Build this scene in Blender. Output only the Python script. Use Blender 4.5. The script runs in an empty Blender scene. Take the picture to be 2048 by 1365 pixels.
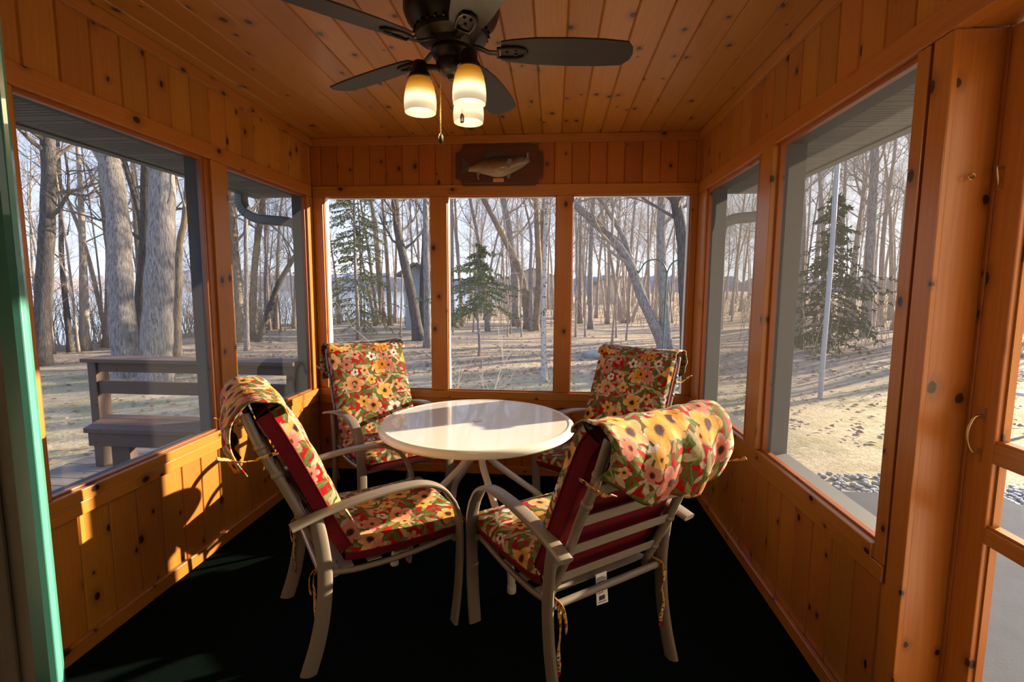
import bpy, bmesh, math, random
import numpy as np
from mathutils import Vector, Matrix

random.seed(11); RNG = np.random.default_rng(11)
PI = math.pi
scene = bpy.context.scene
COL = scene.collection
vs = scene.view_settings
vs.view_transform = 'Standard'; vs.look = 'None'; vs.gamma = 1.0; vs.use_curve_mapping = False
vs.exposure = 0.82

# room dimensions (metres): floor z = 0, the camera stands at x = y = 0
XL, XR, YB, YH = -1.82, 1.015, 3.696, 0.62        # left, right, back wall faces, house wall line
ZC = 2.533                                        # ceiling
ZS, ZH = 0.650, 2.107                             # window sill / head
EXT = 0.12                                        # depth of the outside reveals
SUN = Vector((1.0, 0.60, 0.30)).normalized()      # towards the sun

# ------------------------------------------------------------------ mesh builder
class MB:
    def __init__(s): s.v = []; s.f = []; s.uv = []; s.m = []
    def face(s, idx, uv=None, m=0):
        s.f.append(tuple(idx)); s.uv.append(uv); s.m.append(m)
    def quad(s, a, b, c, d, uv=None, m=0):
        n = len(s.v); s.v += [tuple(a), tuple(b), tuple(c), tuple(d)]
        s.face((n, n+1, n+2, n+3), uv, m)
    def box(s, x0, x1, y0, y1, z0, z1, m=0, grain=None, off=None):
        """box; wood UVs run along the longest side (or the axis given)"""
        n = len(s.v)
        P = [(x0,y0,z0),(x1,y0,z0),(x1,y1,z0),(x0,y1,z0),(x0,y0,z1),(x1,y0,z1),(x1,y1,z1),(x0,y1,z1)]
        s.v += P
        d = (x1-x0, y1-y0, z1-z0)
        g = grain if grain is not None else max(range(3), key=lambda i: abs(d[i]))
        o = off if off is not None else random.uniform(0, 60)
        oth = [i for i in range(3) if i != g]
        for q in ((0,3,2,1),(4,5,6,7),(0,1,5,4),(1,2,6,5),(2,3,7,6),(3,0,4,7)):
            uv = [(P[i][oth[0]] + P[i][oth[1]] + o, P[i][g] + o*1.7) for i in q]
            s.face([n+i for i in q], uv, m)
    def tube(s, pts, rad, n=8, m=0, cap=True, closed=False):
        P = np.asarray(pts, float); k = len(P)
        R = np.full(k, rad, float) if np.isscalar(rad) else np.asarray(rad, float)
        T = np.gradient(P, axis=0) if not closed else np.roll(P, -1, 0) - np.roll(P, 1, 0)
        T /= np.linalg.norm(T, axis=1)[:, None] + 1e-12
        a = np.array((0., 0., 1.)) if abs(T[0][2]) < .9 else np.array((1., 0., 0.))
        nb = len(s.v); ang = np.arange(n) * 2*PI/n
        ca, sa = np.cos(ang)[:, None], np.sin(ang)[:, None]
        L = 0.; side = np.cross(T[0], a); side /= np.linalg.norm(side); lens = []
        for i in range(k):
            side = side - T[i]*side.dot(T[i]); side /= np.linalg.norm(side) + 1e-12
            up = np.cross(side, T[i])
            ring = P[i] + R[i]*(ca*side + sa*up)
            s.v += [tuple(q) for q in ring.tolist()]
            if i: L += float(np.linalg.norm(P[i]-P[i-1]))
            lens.append(L)
        rr = max(float(R.max()), .004)
        for i in range(k if closed else k-1):
            i2 = (i+1) % k
            for j in range(n):
                j2 = (j+1) % n
                u0, u1 = j*2*PI/n*rr, (j+1)*2*PI/n*rr
                s.face((nb+i*n+j, nb+i*n+j2, nb+i2*n+j2, nb+i2*n+j),
                       [(u0, lens[i]), (u1, lens[i]), (u1, lens[i2]), (u0, lens[i2])], m)
        if cap and not closed:
            s.face(tuple(nb+j for j in reversed(range(n))), None, m)
            s.face(tuple(nb+(k-1)*n+j for j in range(n)), None, m)
    def bar(s, pts, side, w, t, m=0, n=12, power=2.6):
        """flat rounded bar swept along pts; 'side' is the direction of its width w, t its thickness"""
        P = np.asarray(pts, float); k = len(P)
        T = np.gradient(P, axis=0); T /= np.linalg.norm(T, axis=1)[:, None]
        W = np.full(k, w) if np.isscalar(w) else np.asarray(w); H = np.full(k, t) if np.isscalar(t) else np.asarray(t)
        sd = np.asarray(side, float); nb = len(s.v)
        for i in range(k):
            a = sd - T[i]*sd.dot(T[i]); a /= np.linalg.norm(a); b = np.cross(T[i], a)
            for j in range(n):
                th = 2*PI*j/n; c, q = math.cos(th), math.sin(th)
                cx = math.copysign(abs(c)**(2/power), c)*W[i]/2; cy = math.copysign(abs(q)**(2/power), q)*H[i]/2
                s.v.append(tuple(P[i] + a*cx + b*cy))
        for i in range(k-1):
            for j in range(n):
                j2 = (j+1) % n
                s.face((nb+i*n+j, nb+i*n+j2, nb+(i+1)*n+j2, nb+(i+1)*n+j), None, m)
        s.face(tuple(nb+j for j in reversed(range(n))), None, m)
        s.face(tuple(nb+(k-1)*n+j for j in range(n)), None, m)
    def lathe(s, prof, n=32, c=(0,0,0), m=0, a0=0., a1=2*PI):
        nb = len(s.v); k = len(prof)
        for r, z in prof:
            for j in range(n):
                a = 2*PI*j/n
                s.v.append((c[0]+r*math.cos(a), c[1]+r*math.sin(a), c[2]+z))
        for i in range(k-1):
            for j in range(n):
                j2 = (j+1) % n
                s.face((nb+i*n+j, nb+i*n+j2, nb+(i+1)*n+j2, nb+(i+1)*n+j), None, m)
        return s
    def prism(s, poly, O, U, V, N, t, m=0):
        """polygon in the plane (U, V) at O, thickened by t along N"""
        O, U, V, N = map(Vector, (O, U, V, N)); nb = len(s.v); k = len(poly)
        for d in (0, t):
            for x, y in poly: s.v.append(tuple(O + U*x + V*y + N*d))
        uv = [(x, y) for x, y in poly]
        s.face(tuple(reversed(range(nb, nb+k))), uv[::-1], m)
        s.face(tuple(range(nb+k, nb+2*k)), uv, m)
        for i in range(k):
            j = (i+1) % k
            s.face((nb+i, nb+j, nb+k+j, nb+k+i), [uv[i], uv[j], uv[j], uv[i]], m)
    def build(s, name, mats, parent=None, smooth=False, bevel=0., loc=None):
        me = bpy.data.meshes.new(name)
        me.from_pydata([tuple(map(float, p)) for p in s.v], [], s.f)
        if not isinstance(mats, (list, tuple)): mats = [mats]
        for mt in mats: me.materials.append(mt)
        if any(s.m): me.polygons.foreach_set('material_index', s.m)
        if any(u is not None for u in s.uv):
            lay = me.uv_layers.new(name='UVMap'); flat = []
            for f, u in zip(s.f, s.uv):
                if u is None: flat += [0., 0.]*len(f)
                else:
                    for q in u: flat += [float(q[0]), float(q[1])]
            lay.data.foreach_set('uv', flat)
        if smooth: me.polygons.foreach_set('use_smooth', [True]*len(me.polygons))
        me.update()
        o = bpy.data.objects.new(name, me); COL.objects.link(o)
        if parent is not None: o.parent = parent
        if loc is not None: o.location = loc
        if bevel:
            b = o.modifiers.new('edge', 'BEVEL'); b.width = bevel; b.segments = 2; b.limit_method = 'ANGLE'; b.angle_limit = math.radians(50)
        if smooth == 'auto':
            me.set_sharp_from_angle(angle=math.radians(38))
        return o

def thing(name, label, cat, loc=(0,0,0), rz=0., group=None):
    o = bpy.data.objects.new(name, None); COL.objects.link(o); o.empty_display_size = .1
    o.location = loc; o.rotation_euler = (0, 0, rz); return tag(o, label, cat, group)
def tag(o, label, cat, group=None, kind=None):
    o['label'] = label; o['category'] = cat
    if group: o['group'] = group
    if kind: o['kind'] = kind
    return o
def struct(o): o['kind'] = 'structure'; return o
def structure_root(name, loc=(0,0,0)):
    o = bpy.data.objects.new(name, None); COL.objects.link(o); o.location = loc; return struct(o)
def copy_tree(o, parent=None):
    c = o.copy(); COL.objects.link(c); c.parent = parent
    for ch in list(o.children): copy_tree(ch, c)
    return c
def smooth_path(P, n=6):
    """Catmull-Rom through the points"""
    P = [np.asarray(p, float) for p in P]; Q = [2*P[0]-P[1]] + P + [2*P[-1]-P[-2]]; out = []
    for i in range(1, len(Q)-2):
        for k in range(n):
            t = k/n; a, b, c, d = Q[i-1], Q[i], Q[i+1], Q[i+2]
            out.append(.5*((2*b) + (c-a)*t + (2*a-5*b+4*c-d)*t*t + (3*b-a-3*c+d)*t**3))
    out.append(P[-1]); return out

# ------------------------------------------------------------------ node helpers
class NT:
    def __init__(s, name):
        s.mat = bpy.data.materials.new(name); s.mat.use_nodes = True; s.t = s.mat.node_tree; s.t.nodes.clear()
        s.out = s.t.nodes.new('ShaderNodeOutputMaterial')
    def n(s, typ, **kw):
        nd = s.t.nodes.new(typ)
        for k, v in kw.items(): setattr(nd, k, v)
        return nd
    def link(s, a, b): s.t.links.new(a, b)
    def put(s, sock, v):
        if isinstance(v, bpy.types.NodeSocket): s.link(v, sock)
        elif v is not None:
            if hasattr(sock.default_value, '__len__') and not hasattr(v, '__len__'): v = [v]*len(sock.default_value)
            if hasattr(v, '__len__') and len(v) == 3 and len(sock.default_value) == 4: v = tuple(v)+(1,)
            sock.default_value = v
    def math(s, op, a, b=None, c=None, clamp=False):
        nd = s.n('ShaderNodeMath', operation=op, use_clamp=clamp)
        for i, v in enumerate((a, b, c)):
            if v is not None: s.put(nd.inputs[i], v)
        return nd.outputs[0]
    def vmath(s, op, a, b=None):
        nd = s.n('ShaderNodeVectorMath', operation=op); s.put(nd.inputs[0], a)
        if b is not None: s.put(nd.inputs['Scale'] if op == 'SCALE' else nd.inputs[1], b)
        return nd.outputs['Value'] if op in ('LENGTH', 'DOT_PRODUCT', 'DISTANCE') else nd.outputs['Vector']
    def mix(s, fac, a, b, mode='MIX'):
        nd = s.n('ShaderNodeMix', data_type='RGBA', blend_type=mode); s.put(nd.inputs[0], fac)
        s.put(nd.inputs[6], a); s.put(nd.inputs[7], b); return nd.outputs[2]
    def ramp(s, fac, stops, interp='LINEAR'):
        nd = s.n('ShaderNodeValToRGB'); r = nd.color_ramp; r.interpolation = interp
        while len(r.elements) < len(stops): r.elements.new(.5)
        for e, (p, c) in zip(r.elements, stops):
            e.position = p; e.color = tuple(c)+((1,) if len(c) == 3 else ())
        s.put(nd.inputs[0], fac); return nd.outputs[0]
    def map(s, v, a, b, c=0., d=1., smooth=False):
        nd = s.n('ShaderNodeMapRange'); nd.interpolation_type = 'SMOOTHSTEP' if smooth else 'LINEAR'
        for i, q in enumerate((v, a, b, c, d)): s.put(nd.inputs[i], q)
        return nd.outputs[0]
    def noise(s, vec, scale, detail=3., rough=.5, dim='3D', out='Fac', dist=0.):
        nd = s.n('ShaderNodeTexNoise', noise_dimensions=dim)
        if vec is not None: s.put(nd.inputs['Vector'], vec)
        nd.inputs['Scale'].default_value = scale; nd.inputs['Detail'].default_value = detail
        nd.inputs['Roughness'].default_value = rough; nd.inputs['Distortion'].default_value = dist
        return nd.outputs[out]
    def combine(s, x, y, z=0.):
        nd = s.n('ShaderNodeCombineXYZ')
        for i, v in enumerate((x, y, z)): s.put(nd.inputs[i], v)
        return nd.outputs[0]
    def sep(s, v):
        nd = s.n('ShaderNodeSeparateXYZ'); s.put(nd.inputs[0], v); return nd.outputs
    def bump(s, h, strength=.3, dist=.002, normal=None):
        nd = s.n('ShaderNodeBump'); nd.inputs['Strength'].default_value = strength; nd.inputs['Distance'].default_value = dist
        s.put(nd.inputs['Height'], h)
        if normal is not None: s.link(normal, nd.inputs['Normal'])
        return nd.outputs[0]
    def bsdf(s, **kw):
        nd = s.n('ShaderNodeBsdfPrincipled')
        for k, v in kw.items(): s.put(nd.inputs[k.replace('_', ' ')], v)
        return nd
    def done(s, sh): s.link(sh.outputs[0] if hasattr(sh, 'outputs') else sh, s.out.inputs[0]); return s.mat

def plain(name, col, rough=.5, metal=0., var=.0, vscale=8., spec=.5, bump=0., coat=0.):
    t = NT(name); c = col
    if var:
        tc = t.n('ShaderNodeTexCoord').outputs['Object']
        f = t.noise(tc, vscale, 4)
        c = t.mix(f, tuple(q*(1-var) for q in col), tuple(min(1, q*(1+var)) for q in col))
    b = t.bsdf(Base_Color=c, Roughness=rough, Metallic=metal, Specular_IOR_Level=spec, Coat_Weight=coat)
    if bump:
        tc = t.n('ShaderNodeTexCoord').outputs['Object']
        t.link(t.bump(t.noise(tc, vscale*12, 3), bump), b.inputs['Normal'])
    return t.done(b)

def wood(name, light, dark, pitch=.135, rough=.36, knot=1., tint=.13, coat=.15, seed=0., kdark=(.035,.010,.004)):
    """knotty pine boards; UV = metres (across, along)"""
    t = NT(name); uv = t.sep(t.n('ShaderNodeUVMap').outputs[0]); u, v = uv[0], uv[1]
    idn = t.math('FLOOR', t.math('DIVIDE', u, pitch))
    wn = t.n('ShaderNodeTexWhiteNoise', noise_dimensions='1D'); t.put(wn.inputs['W'], t.math('ADD', idn, 3.7+seed))
    rv = wn.outputs['Value']; rc = t.sep(wn.outputs['Color'])
    P = t.combine(t.math('ADD', u, t.math('MULTIPLY', rc[0], 31.)), t.math('ADD', v, t.math('MULTIPLY', rc[1], 47.)))
    px = t.sep(P)
    # knots
    vor = t.n('ShaderNodeTexVoronoi', voronoi_dimensions='2D', feature='F1'); kd = t.combine(t.math('DIVIDE', px[0], .085), t.math('DIVIDE', px[1], .30))
    t.put(vor.inputs['Vector'], kd); vor.inputs['Scale'].default_value = 1.
    d = t.sep(t.vmath('SUBTRACT', kd, vor.outputs['Position'])); kc = t.sep(vor.outputs['Color'])
    dx = t.math('MULTIPLY', d[0], .085); dy = t.math('MULTIPLY', d[1], .30*.72)
    dist = t.vmath('LENGTH', t.combine(dx, dy))
    wob = t.math('MULTIPLY', t.math('SUBTRACT', t.noise(P, 90, 2), .5), .008)
    dist = t.math('ADD', dist, wob)
    size = t.math('MULTIPLY', t.math('ADD', t.math('MULTIPLY', kc[1], .0105), .0045), knot)
    has = t.math('GREATER_THAN', kc[0], .52)
    kn = t.math('MULTIPLY', t.map(t.math('DIVIDE', dist, size), .75, 1.15, 1., 0., True), has)
    halo = t.math('MULTIPLY', t.map(t.math('DIVIDE', dist, size), 1.0, 3.4, .75, 0., True), has)
    # grain, bent round the knots
    bend = t.math('MULTIPLY', halo, .012)
    gx = t.math('ADD', px[0], bend)
    low = t.noise(t.combine(t.math('MULTIPLY', gx, 9.), t.math('MULTIPLY', px[1], .7)), 1., 2)
    ring = t.math('SINE', t.math('ADD', t.math('MULTIPLY', gx, 330.), t.math('MULTIPLY', low, 42.)))
    fine = t.noise(t.combine(t.math('MULTIPLY', gx, 260.), t.math('MULTIPLY', px[1], 5.)), 1., 4)
    g = t.math('ADD', t.math('MULTIPLY', ring, .055), t.math('MULTIPLY', fine, .55))
    g = t.math('ADD', g, t.math('MULTIPLY', low, .38))
    c = t.mix(t.map(g, .15, .85), light, dark)
    c = t.mix(t.math('MULTIPLY', halo, .6), c, tuple(q*.55 for q in dark))
    c = t.mix(kn, c, kdark)
    hs = t.n('ShaderNodeHueSaturation'); t.put(hs.inputs['Color'], c)
    t.put(hs.inputs['Value'], t.math('ADD', t.math('MULTIPLY', rv, 2*tint), 1-tint))
    t.put(hs.inputs['Hue'], t.math('ADD', t.math('MULTIPLY', rc[2], .012), .494))
    b = t.bsdf(Base_Color=hs.outputs[0], Roughness=t.math('ADD', t.math('MULTIPLY', fine, .15), rough-.07), Coat_Weight=coat, Coat_Roughness=.22)
    t.link(t.bump(t.math('SUBTRACT', g, kn), .10, .0012), b.inputs['Normal'])
    return t.done(b)

PINE_L, PINE_D = (.475,.180,.022), (.30,.088,.010)
M = {}
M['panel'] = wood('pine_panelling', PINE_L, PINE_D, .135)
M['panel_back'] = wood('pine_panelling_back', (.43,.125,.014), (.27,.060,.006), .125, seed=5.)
M['ceiling'] = wood('pine_ceiling', (.47,.185,.017), (.31,.098,.009), .137, rough=.40, seed=9.)
M['trim'] = wood('pine_trim', (.475,.177,.023), (.30,.086,.010), 1.0, rough=.33, tint=.10)
M['stop'] = wood('pine_stop', (.40,.115,.013), (.23,.052,.006), 1.0, rough=.33, tint=.10, knot=.6)
M['plaque'] = wood('stained_plaque', (.12,.032,.012), (.045,.012,.006), 1.0, rough=.3, knot=.5, tint=.05)
M['deck'] = wood('weathered_deck', (.25,.20,.165), (.14,.105,.085), .14, rough=.75, coat=0., knot=.6)
M['bench'] = wood('brown_stained_bench', (.16,.095,.065), (.10,.057,.04), 1.0, rough=.6, coat=0., knot=.4, tint=.08)
M['floor'] = None

t = NT('dark_green_carpet'); tc = t.n('ShaderNodeTexCoord').outputs['Object']
b = t.bsdf(Base_Color=t.mix(t.noise(tc, 260, 3), (.0018,.0036,.0030), (.006,.011,.009)), Roughness=1., Specular_IOR_Level=0.)
t.link(t.bump(t.noise(tc, 420, 2), .6, .004), b.inputs['Normal']); M['floor'] = t.done(b)

M['frame'] = plain('taupe_powder_coat', (.215,.168,.122), .38, 0., .05, 30)
M['frame_ring'] = M['frame']
M['sling'] = plain('taupe_strap', (.30,.25,.19), .6, 0., .10, 90)
M['table'] = plain('cream_table_glass', (.74,.70,.60), .20, 0., .02, 4, coat=.5)
M['table_rim'] = plain('cream_table_rim', (.72,.66,.53), .28, 0., .02, 10)
M['table_leg'] = plain('cream_table_leg', (.68,.62,.50), .3, 0., .03, 14)
M['red'] = plain('wine_red_cotton', (.145,.006,.012), .85, 0., .18, 40, spec=.2, bump=.12)
M['tag'] = plain('white_tag', (.75,.74,.70), .7, 0., .03, 20)
M['ink'] = plain('black_ink', (.02,.02,.02), .7, 0., .1, 20)
M['bronze'] = plain('dark_bronze', (.030,.020,.014), .38, .6, .2, 30)
M['blade'] = wood('walnut_blade', (.022,.014,.011), (.012,.008,.006), 1.0, rough=.55, knot=.01, coat=0.)
M['brass'] = plain('aged_brass', (.42,.30,.13), .32, .9, .2, 40)
M['dark_iron'] = plain('dark_iron', (.06,.055,.05), .45, .8, .2, 40)
M['copper'] = plain('copper_plate', (.75,.36,.16), .35, .8, .08, 60)
M['siding'] = plain('grey_painted_reveal', (.10,.103,.11), .7, 0., .12, 6, bump=.1)
M['pale_paint'] = plain('pale_painted_reveal', (.62,.63,.62), .65, 0., .10, 7, bump=.1)
M['gutter'] = plain('grey_metal_gutter', (.14,.14,.145), .45, .1, .06, 12)
M['soffit'] = plain('grey_vented_soffit', (.16,.155,.16), .55, 0., .05, 12)
M['green'] = plain('green_enamel', (.075,.29,.21), .34, 0., .10, 5, coat=.4)
M['weather'] = plain('beige_weathered_wood', (.33,.27,.20), .75, 0., .30, 4, bump=.2)
M['green_metal'] = plain('green_painted_iron', (.012,.10,.075), .4, .2, .1, 30)
M['white_pole'] = plain('white_plastic_pole', (.36,.375,.41), .45, 0., .08, 20)
M['lure'] = plain('pale_lure', (.7,.68,.62), .3, .5, .1, 30)
M['roof'] = plain('grey_brown_roof', (.20,.17,.15), .8, 0., .1, 3)
M['house'] = plain('beige_house_wall', (.55,.47,.37), .8, 0., .08, 2)
M['house_blue'] = plain('pale_blue_shed', (.36,.43,.48), .8, 0., .08, 2)
M['pane_dark'] = plain('dark_window_pane', (.10,.12,.14), .2, 0., .1, 2)
M['house_in'] = plain('cream_room_wall', (.60,.52,.42), .8, 0., .03, 2)
M['plank'] = plain('grey_weathered_plank', (.42,.44,.46), .7, 0., .12, 14)
M['stone'] = plain('grey_field_stone', (.30,.29,.28), .85, 0., .30, 9, bump=.5)

# ---- window screen: woven mesh, more of it in the way the flatter one looks along it
def screen_mat(name, cover, col):
    t = NT(name); g = t.n('ShaderNodeNewGeometry')
    c = t.math('MAXIMUM', t.math('ABSOLUTE', t.vmath('DOT_PRODUCT', g.outputs['Incoming'], g.outputs['Normal'])), .12)
    f = t.math('MINIMUM', t.math('DIVIDE', cover, c), .85)
    d = t.n('ShaderNodeBsdfDiffuse'); d.inputs[0].default_value = (*col, 1)
    tl = t.n('ShaderNodeBsdfTranslucent'); tl.inputs[0].default_value = (*[q*.8 for q in col], 1)
    m1 = t.n('ShaderNodeMixShader'); m1.inputs[0].default_value = .45; t.link(d.outputs[0], m1.inputs[1]); t.link(tl.outputs[0], m1.inputs[2])
    tr = t.n('ShaderNodeBsdfTransparent'); m2 = t.n('ShaderNodeMixShader'); t.put(m2.inputs[0], f)
    t.link(tr.outputs[0], m2.inputs[1]); t.link(m1.outputs[0], m2.inputs[2]); return t.done(m2)
M['screen'] = screen_mat('charcoal_insect_screen', .185, (.062,.058,.053))
t = NT('clear_pane'); gl = t.n('ShaderNodeBsdfGlossy'); gl.inputs['Roughness'].default_value = .03
tr = t.n('ShaderNodeBsdfTransparent'); tr.inputs[0].default_value = (.93,.95,.95,1); 
ms = t.n('ShaderNodeMixShader'); ms.inputs[0].default_value = .05; t.link(tr.outputs[0], ms.inputs[1]); t.link(gl.outputs[0], ms.inputs[2]); M['pane'] = t.done(ms)

# ---- floral cotton
def floral():
    t = NT('floral_cotton'); uv0 = t.n('ShaderNodeUVMap').outputs[0]
    wob = t.vmath('SCALE', t.vmath('SUBTRACT', t.noise(uv0, 26, 2, out='Color'), (.5,.5,.5)), .018)
    uv = t.vmath('ADD', uv0, wob)
    def cell(sz, ox, oy):
        p = t.vmath('ADD', t.vmath('SCALE', uv, 1/sz), (ox, oy, 0))
        v = t.n('ShaderNodeTexVoronoi', voronoi_dimensions='2D', feature='F1'); t.put(v.inputs['Vector'], p); v.inputs['Scale'].default_value = 1.
        v.inputs['Randomness'].default_value = .85
        d = t.sep(t.vmath('SUBTRACT', p, v.outputs['Position'])); c = t.sep(v.outputs['Color'])
        r = t.math('MULTIPLY', t.vmath('LENGTH', t.combine(d[0], d[1])), sz)
        th = t.math('ADD', t.math('ARCTAN2', d[1], d[0]), t.math('MULTIPLY', c[0], 6.283))
        return r, th, c
    spk = t.noise(uv0, 420, 2)
    sh = t.noise(uv0, 60, 3)
    col = t.mix(t.noise(uv0, 14, 2), (.34,.012,.018), (.46,.022,.022))
    # olive and green sprays
    def spray(col, sz, o, R, k, p, has, c0, c1):
        r, th, c = cell(sz, *o)
        lobe = t.math('POWER', t.math('ABSOLUTE', t.math('COSINE', t.math('MULTIPLY', th, k))), p)
        rad = t.math('MULTIPLY', t.math('ADD', t.math('MULTIPLY', lobe, .85), .15), R)
        mk = t.math('MULTIPLY', t.map(t.math('SUBTRACT', rad, r), 0., .0016), t.math('LESS_THAN', c[1], has))
        cc = t.mix(c[2], c0, c1); cc = t.mix(t.map(sh, .35, .65, 0., .5), cc, tuple(q*.55 for q in c0))
        return t.mix(mk, col, cc)
    def leaf(col, sz, o, L, W, has, c0, c1):
        r, th, c = cell(sz, *o)
        x = t.math('MULTIPLY', r, t.math('COSINE', th)); y = t.math('MULTIPLY', r, t.math('SINE', th))
        q = t.math('DIVIDE', x, L); w = t.math('MULTIPLY', t.math('SUBTRACT', 1., t.math('MULTIPLY', q, q)), W)
        mk = t.math('MULTIPLY', t.map(t.math('SUBTRACT', w, t.math('ABSOLUTE', y)), 0., .0014), t.math('LESS_THAN', c[1], has))
        vein = t.map(t.math('ABSOLUTE', y), .0006, .0016, .35, 0.)
        cc = t.mix(c[2], c0, c1); cc = t.mix(vein, cc, (.55,.50,.30)); cc = t.mix(t.map(sh, .4, .7, 0., .4), cc, tuple(q*.6 for q in c0))
        return t.mix(mk, col, cc)
    OL, GR, TN, CR = (.095,.10,.020), (.125,.17,.032), (.33,.27,.14), (.70,.57,.37)
    col = spray(col, .085, (3.1,7.7), .058, 2.5, 2.2, .95, OL, GR)
    col = spray(col, .120, (13.1,2.7), .074, 3.0, 4.0, .75, TN, CR)
    col = leaf(col, .060, (5.4,1.2), .034, .0125, .80, GR, OL)
    col = leaf(col, .075, (9.4,6.2), .038, .0120, .55, CR, TN)
    col = leaf(col, .052, (1.4,16.2), .027, .0105, .50, (.20,.24,.05), TN)
    def flower(col, sz, o, R, k, has, stops, heart=(.045,.012,.015), hr=.28):
        r, th, c = cell(sz, *o)
        lobe = t.math('ABSOLUTE', t.math('COSINE', t.math('MULTIPLY', th, k)))
        Rr = t.math('MULTIPLY', t.math('ADD', t.math('MULTIPLY', c[2], .35), .75), R)
        rad = t.math('MULTIPLY', t.math('ADD', t.math('MULTIPLY', t.math('POWER', lobe, .7), .46), .54), Rr)
        on = t.math('LESS_THAN', c[1], has)
        mk = t.math('MULTIPLY', t.map(t.math('SUBTRACT', rad, r), 0., .0014), on)
        pet = t.ramp(t.math('FRACT', t.math('MULTIPLY', c[2], 7.31)), stops, 'CONSTANT')
        q = t.math('DIVIDE', r, Rr)
        edge = t.map(lobe, .0, .35, .45, 0.)
        cc = t.mix(edge, pet, (.55,.20,.06)); cc = t.mix(t.map(q, .2, .65, .55, 0.), cc, (.66,.24,.035))
        cc = t.mix(t.map(t.math('ADD', q, t.math('MULTIPLY', sh, .5)), .9, 1.25, 0., .45), cc, (.74,.62,.48))
        ht = t.map(t.math('ADD', q, t.math('MULTIPLY', t.math('SUBTRACT', spk, .5), .5)), hr-.05, hr+.04, 1., 0.)
        cc = t.mix(ht, cc, heart)
        return t.mix(mk, col, cc)
    GOLD, PEACH, WHITE, PINK, AMB = (.74,.41,.10), (.72,.36,.16), (.74,.69,.64), (.56,.19,.17), (.62,.24,.03)
    col = flower(col, .100, (21.3,4.4), .034, 2.5, .42, [(0,WHITE),(.55,PINK),(.75,PEACH)])
    col = flower(col, .150, (7.9,11.4), .064, 2.5, .66, [(0,GOLD),(.34,PEACH),(.50,WHITE),(.68,GOLD),(.88,PINK)])
    col = flower(col, .125, (17.7,19.1), .045, 3.0, .42, [(0,AMB),(.3,GOLD),(.6,PINK)], hr=.22)
    hs = t.n('ShaderNodeHueSaturation'); t.put(hs.inputs['Color'], col); hs.inputs['Value'].default_value = .84; hs.inputs['Saturation'].default_value = 1.05
    b = t.bsdf(Base_Color=hs.outputs[0], Roughness=.85, Specular_IOR_Level=.2)
    wr = t.noise(uv0, 9, 3); t.link(t.bump(t.math('ADD', t.math('MULTIPLY', wr, 1.), t.math('MULTIPLY', spk, .03)), .35, .02), b.inputs['Normal'])
    return t.done(b)
M['floral'] = floral()

# ---- outdoors
def bark(name, c0, c1, moss=None, sc=1., spots=None):
    t = NT(name); tc = t.n('ShaderNodeTexCoord').outputs['Object']; p = t.sep(tc)
    q = t.combine(t.math('MULTIPLY', p[0], 42*sc), t.math('MULTIPLY', p[1], 42*sc), t.math('MULTIPLY', p[2], 6.5*sc))
    f = t.noise(q, 1., 5, .62); c = t.mix(t.map(f, .34, .66), c1, c0)
    if moss is not None:
        g = t.noise(tc, 1.1, 3); c = t.mix(t.map(g, .5, .68, 0., .75), c, moss)
    if spots is not None:
        q2 = t.combine(t.math('MULTIPLY', p[0], 14.), t.math('MULTIPLY', p[1], 14.), t.math('MULTIPLY', p[2], 26.))
        c = t.mix(t.map(t.noise(q2, 1., 3), .56, .66), c, spots)
    b = t.bsdf(Base_Color=c, Roughness=.9, Specular_IOR_Level=.2); t.link(t.bump(f, .8, .03), b.inputs['Normal']); return t.done(b)
M['bark_grey'] = bark('grey_furrowed_bark', (.43,.385,.35), (.15,.125,.115))
M['bark_dark'] = bark('dark_bark', (.17,.145,.13), (.07,.06,.055))
M['bark_tan'] = bark('tan_lichen_bark', (.38,.30,.22), (.16,.12,.09), (.42,.28,.11))
M['bark_birch'] = bark('pale_birch_bark', (.62,.58,.54), (.42,.38,.35), None, 1., (.10,.085,.08))
M['bark_far'] = bark('far_grey_brown_bark', (.47,.40,.335), (.26,.215,.18))
M['twig'] = plain('grey_brown_twig', (.36,.295,.24), .9, 0., .3, 2.)
M['twig_dark'] = plain('dark_twig', (.15,.12,.105), .9, 0., .3, 2.)
M['twig_pale'] = plain('pale_bare_twig', (.50,.43,.37), .85, 0., .2, 3.)
M['needle'] = plain('spruce_needle', (.21,.245,.10), .7, 0., .35, 6.)
M['needle_r'] = plain('dense_spruce_needle', (.085,.115,.045), .7, 0., .35, 6.)
M['leaf_litter'] = plain('dry_fallen_leaf', (.34,.225,.15), .85, 0., .45, 3.)
M['brush'] = plain('dry_brush', (.44,.35,.26), .9, 0., .3, 1.)
M['hill'] = plain('far_wooded_shore', (.36,.33,.34), .95, 0., .25, .25)

t = NT('dry_lawn_and_leaves'); tc = t.n('ShaderNodeTexCoord').outputs['Object']; p = t.sep(tc)
big = t.noise(tc, .32, 4); mid = t.noise(tc, 2.2, 5, .6); fine = t.noise(tc, 26, 5, .7); st = t.noise(t.combine(t.math('MULTIPLY', p[0], 60), t.math('MULTIPLY', p[1], 60)), 1., 3)
straw = t.mix(t.map(fine, .3, .7), (.50,.39,.24), (.82,.69,.47))
grass = t.mix(t.map(fine, .3, .7), (.33,.30,.14), (.54,.48,.26))
leaf = t.mix(t.map(st, .3, .7), (.36,.26,.185), (.72,.585,.46))
c = t.mix(t.map(mid, .45, .62, 0., .75), straw, grass)
woods = t.map(t.math('ADD', p[1], t.math('MULTIPLY', big, 6.)), 11.2, 13.2, 0., 1.)     # leaf litter under the trees
c = t.mix(t.math('MULTIPLY', woods, t.map(mid, .30, .55, .35, 1.)), c, leaf)
b = t.bsdf(Base_Color=c, Roughness=.95, Specular_IOR_Level=.1)
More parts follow.
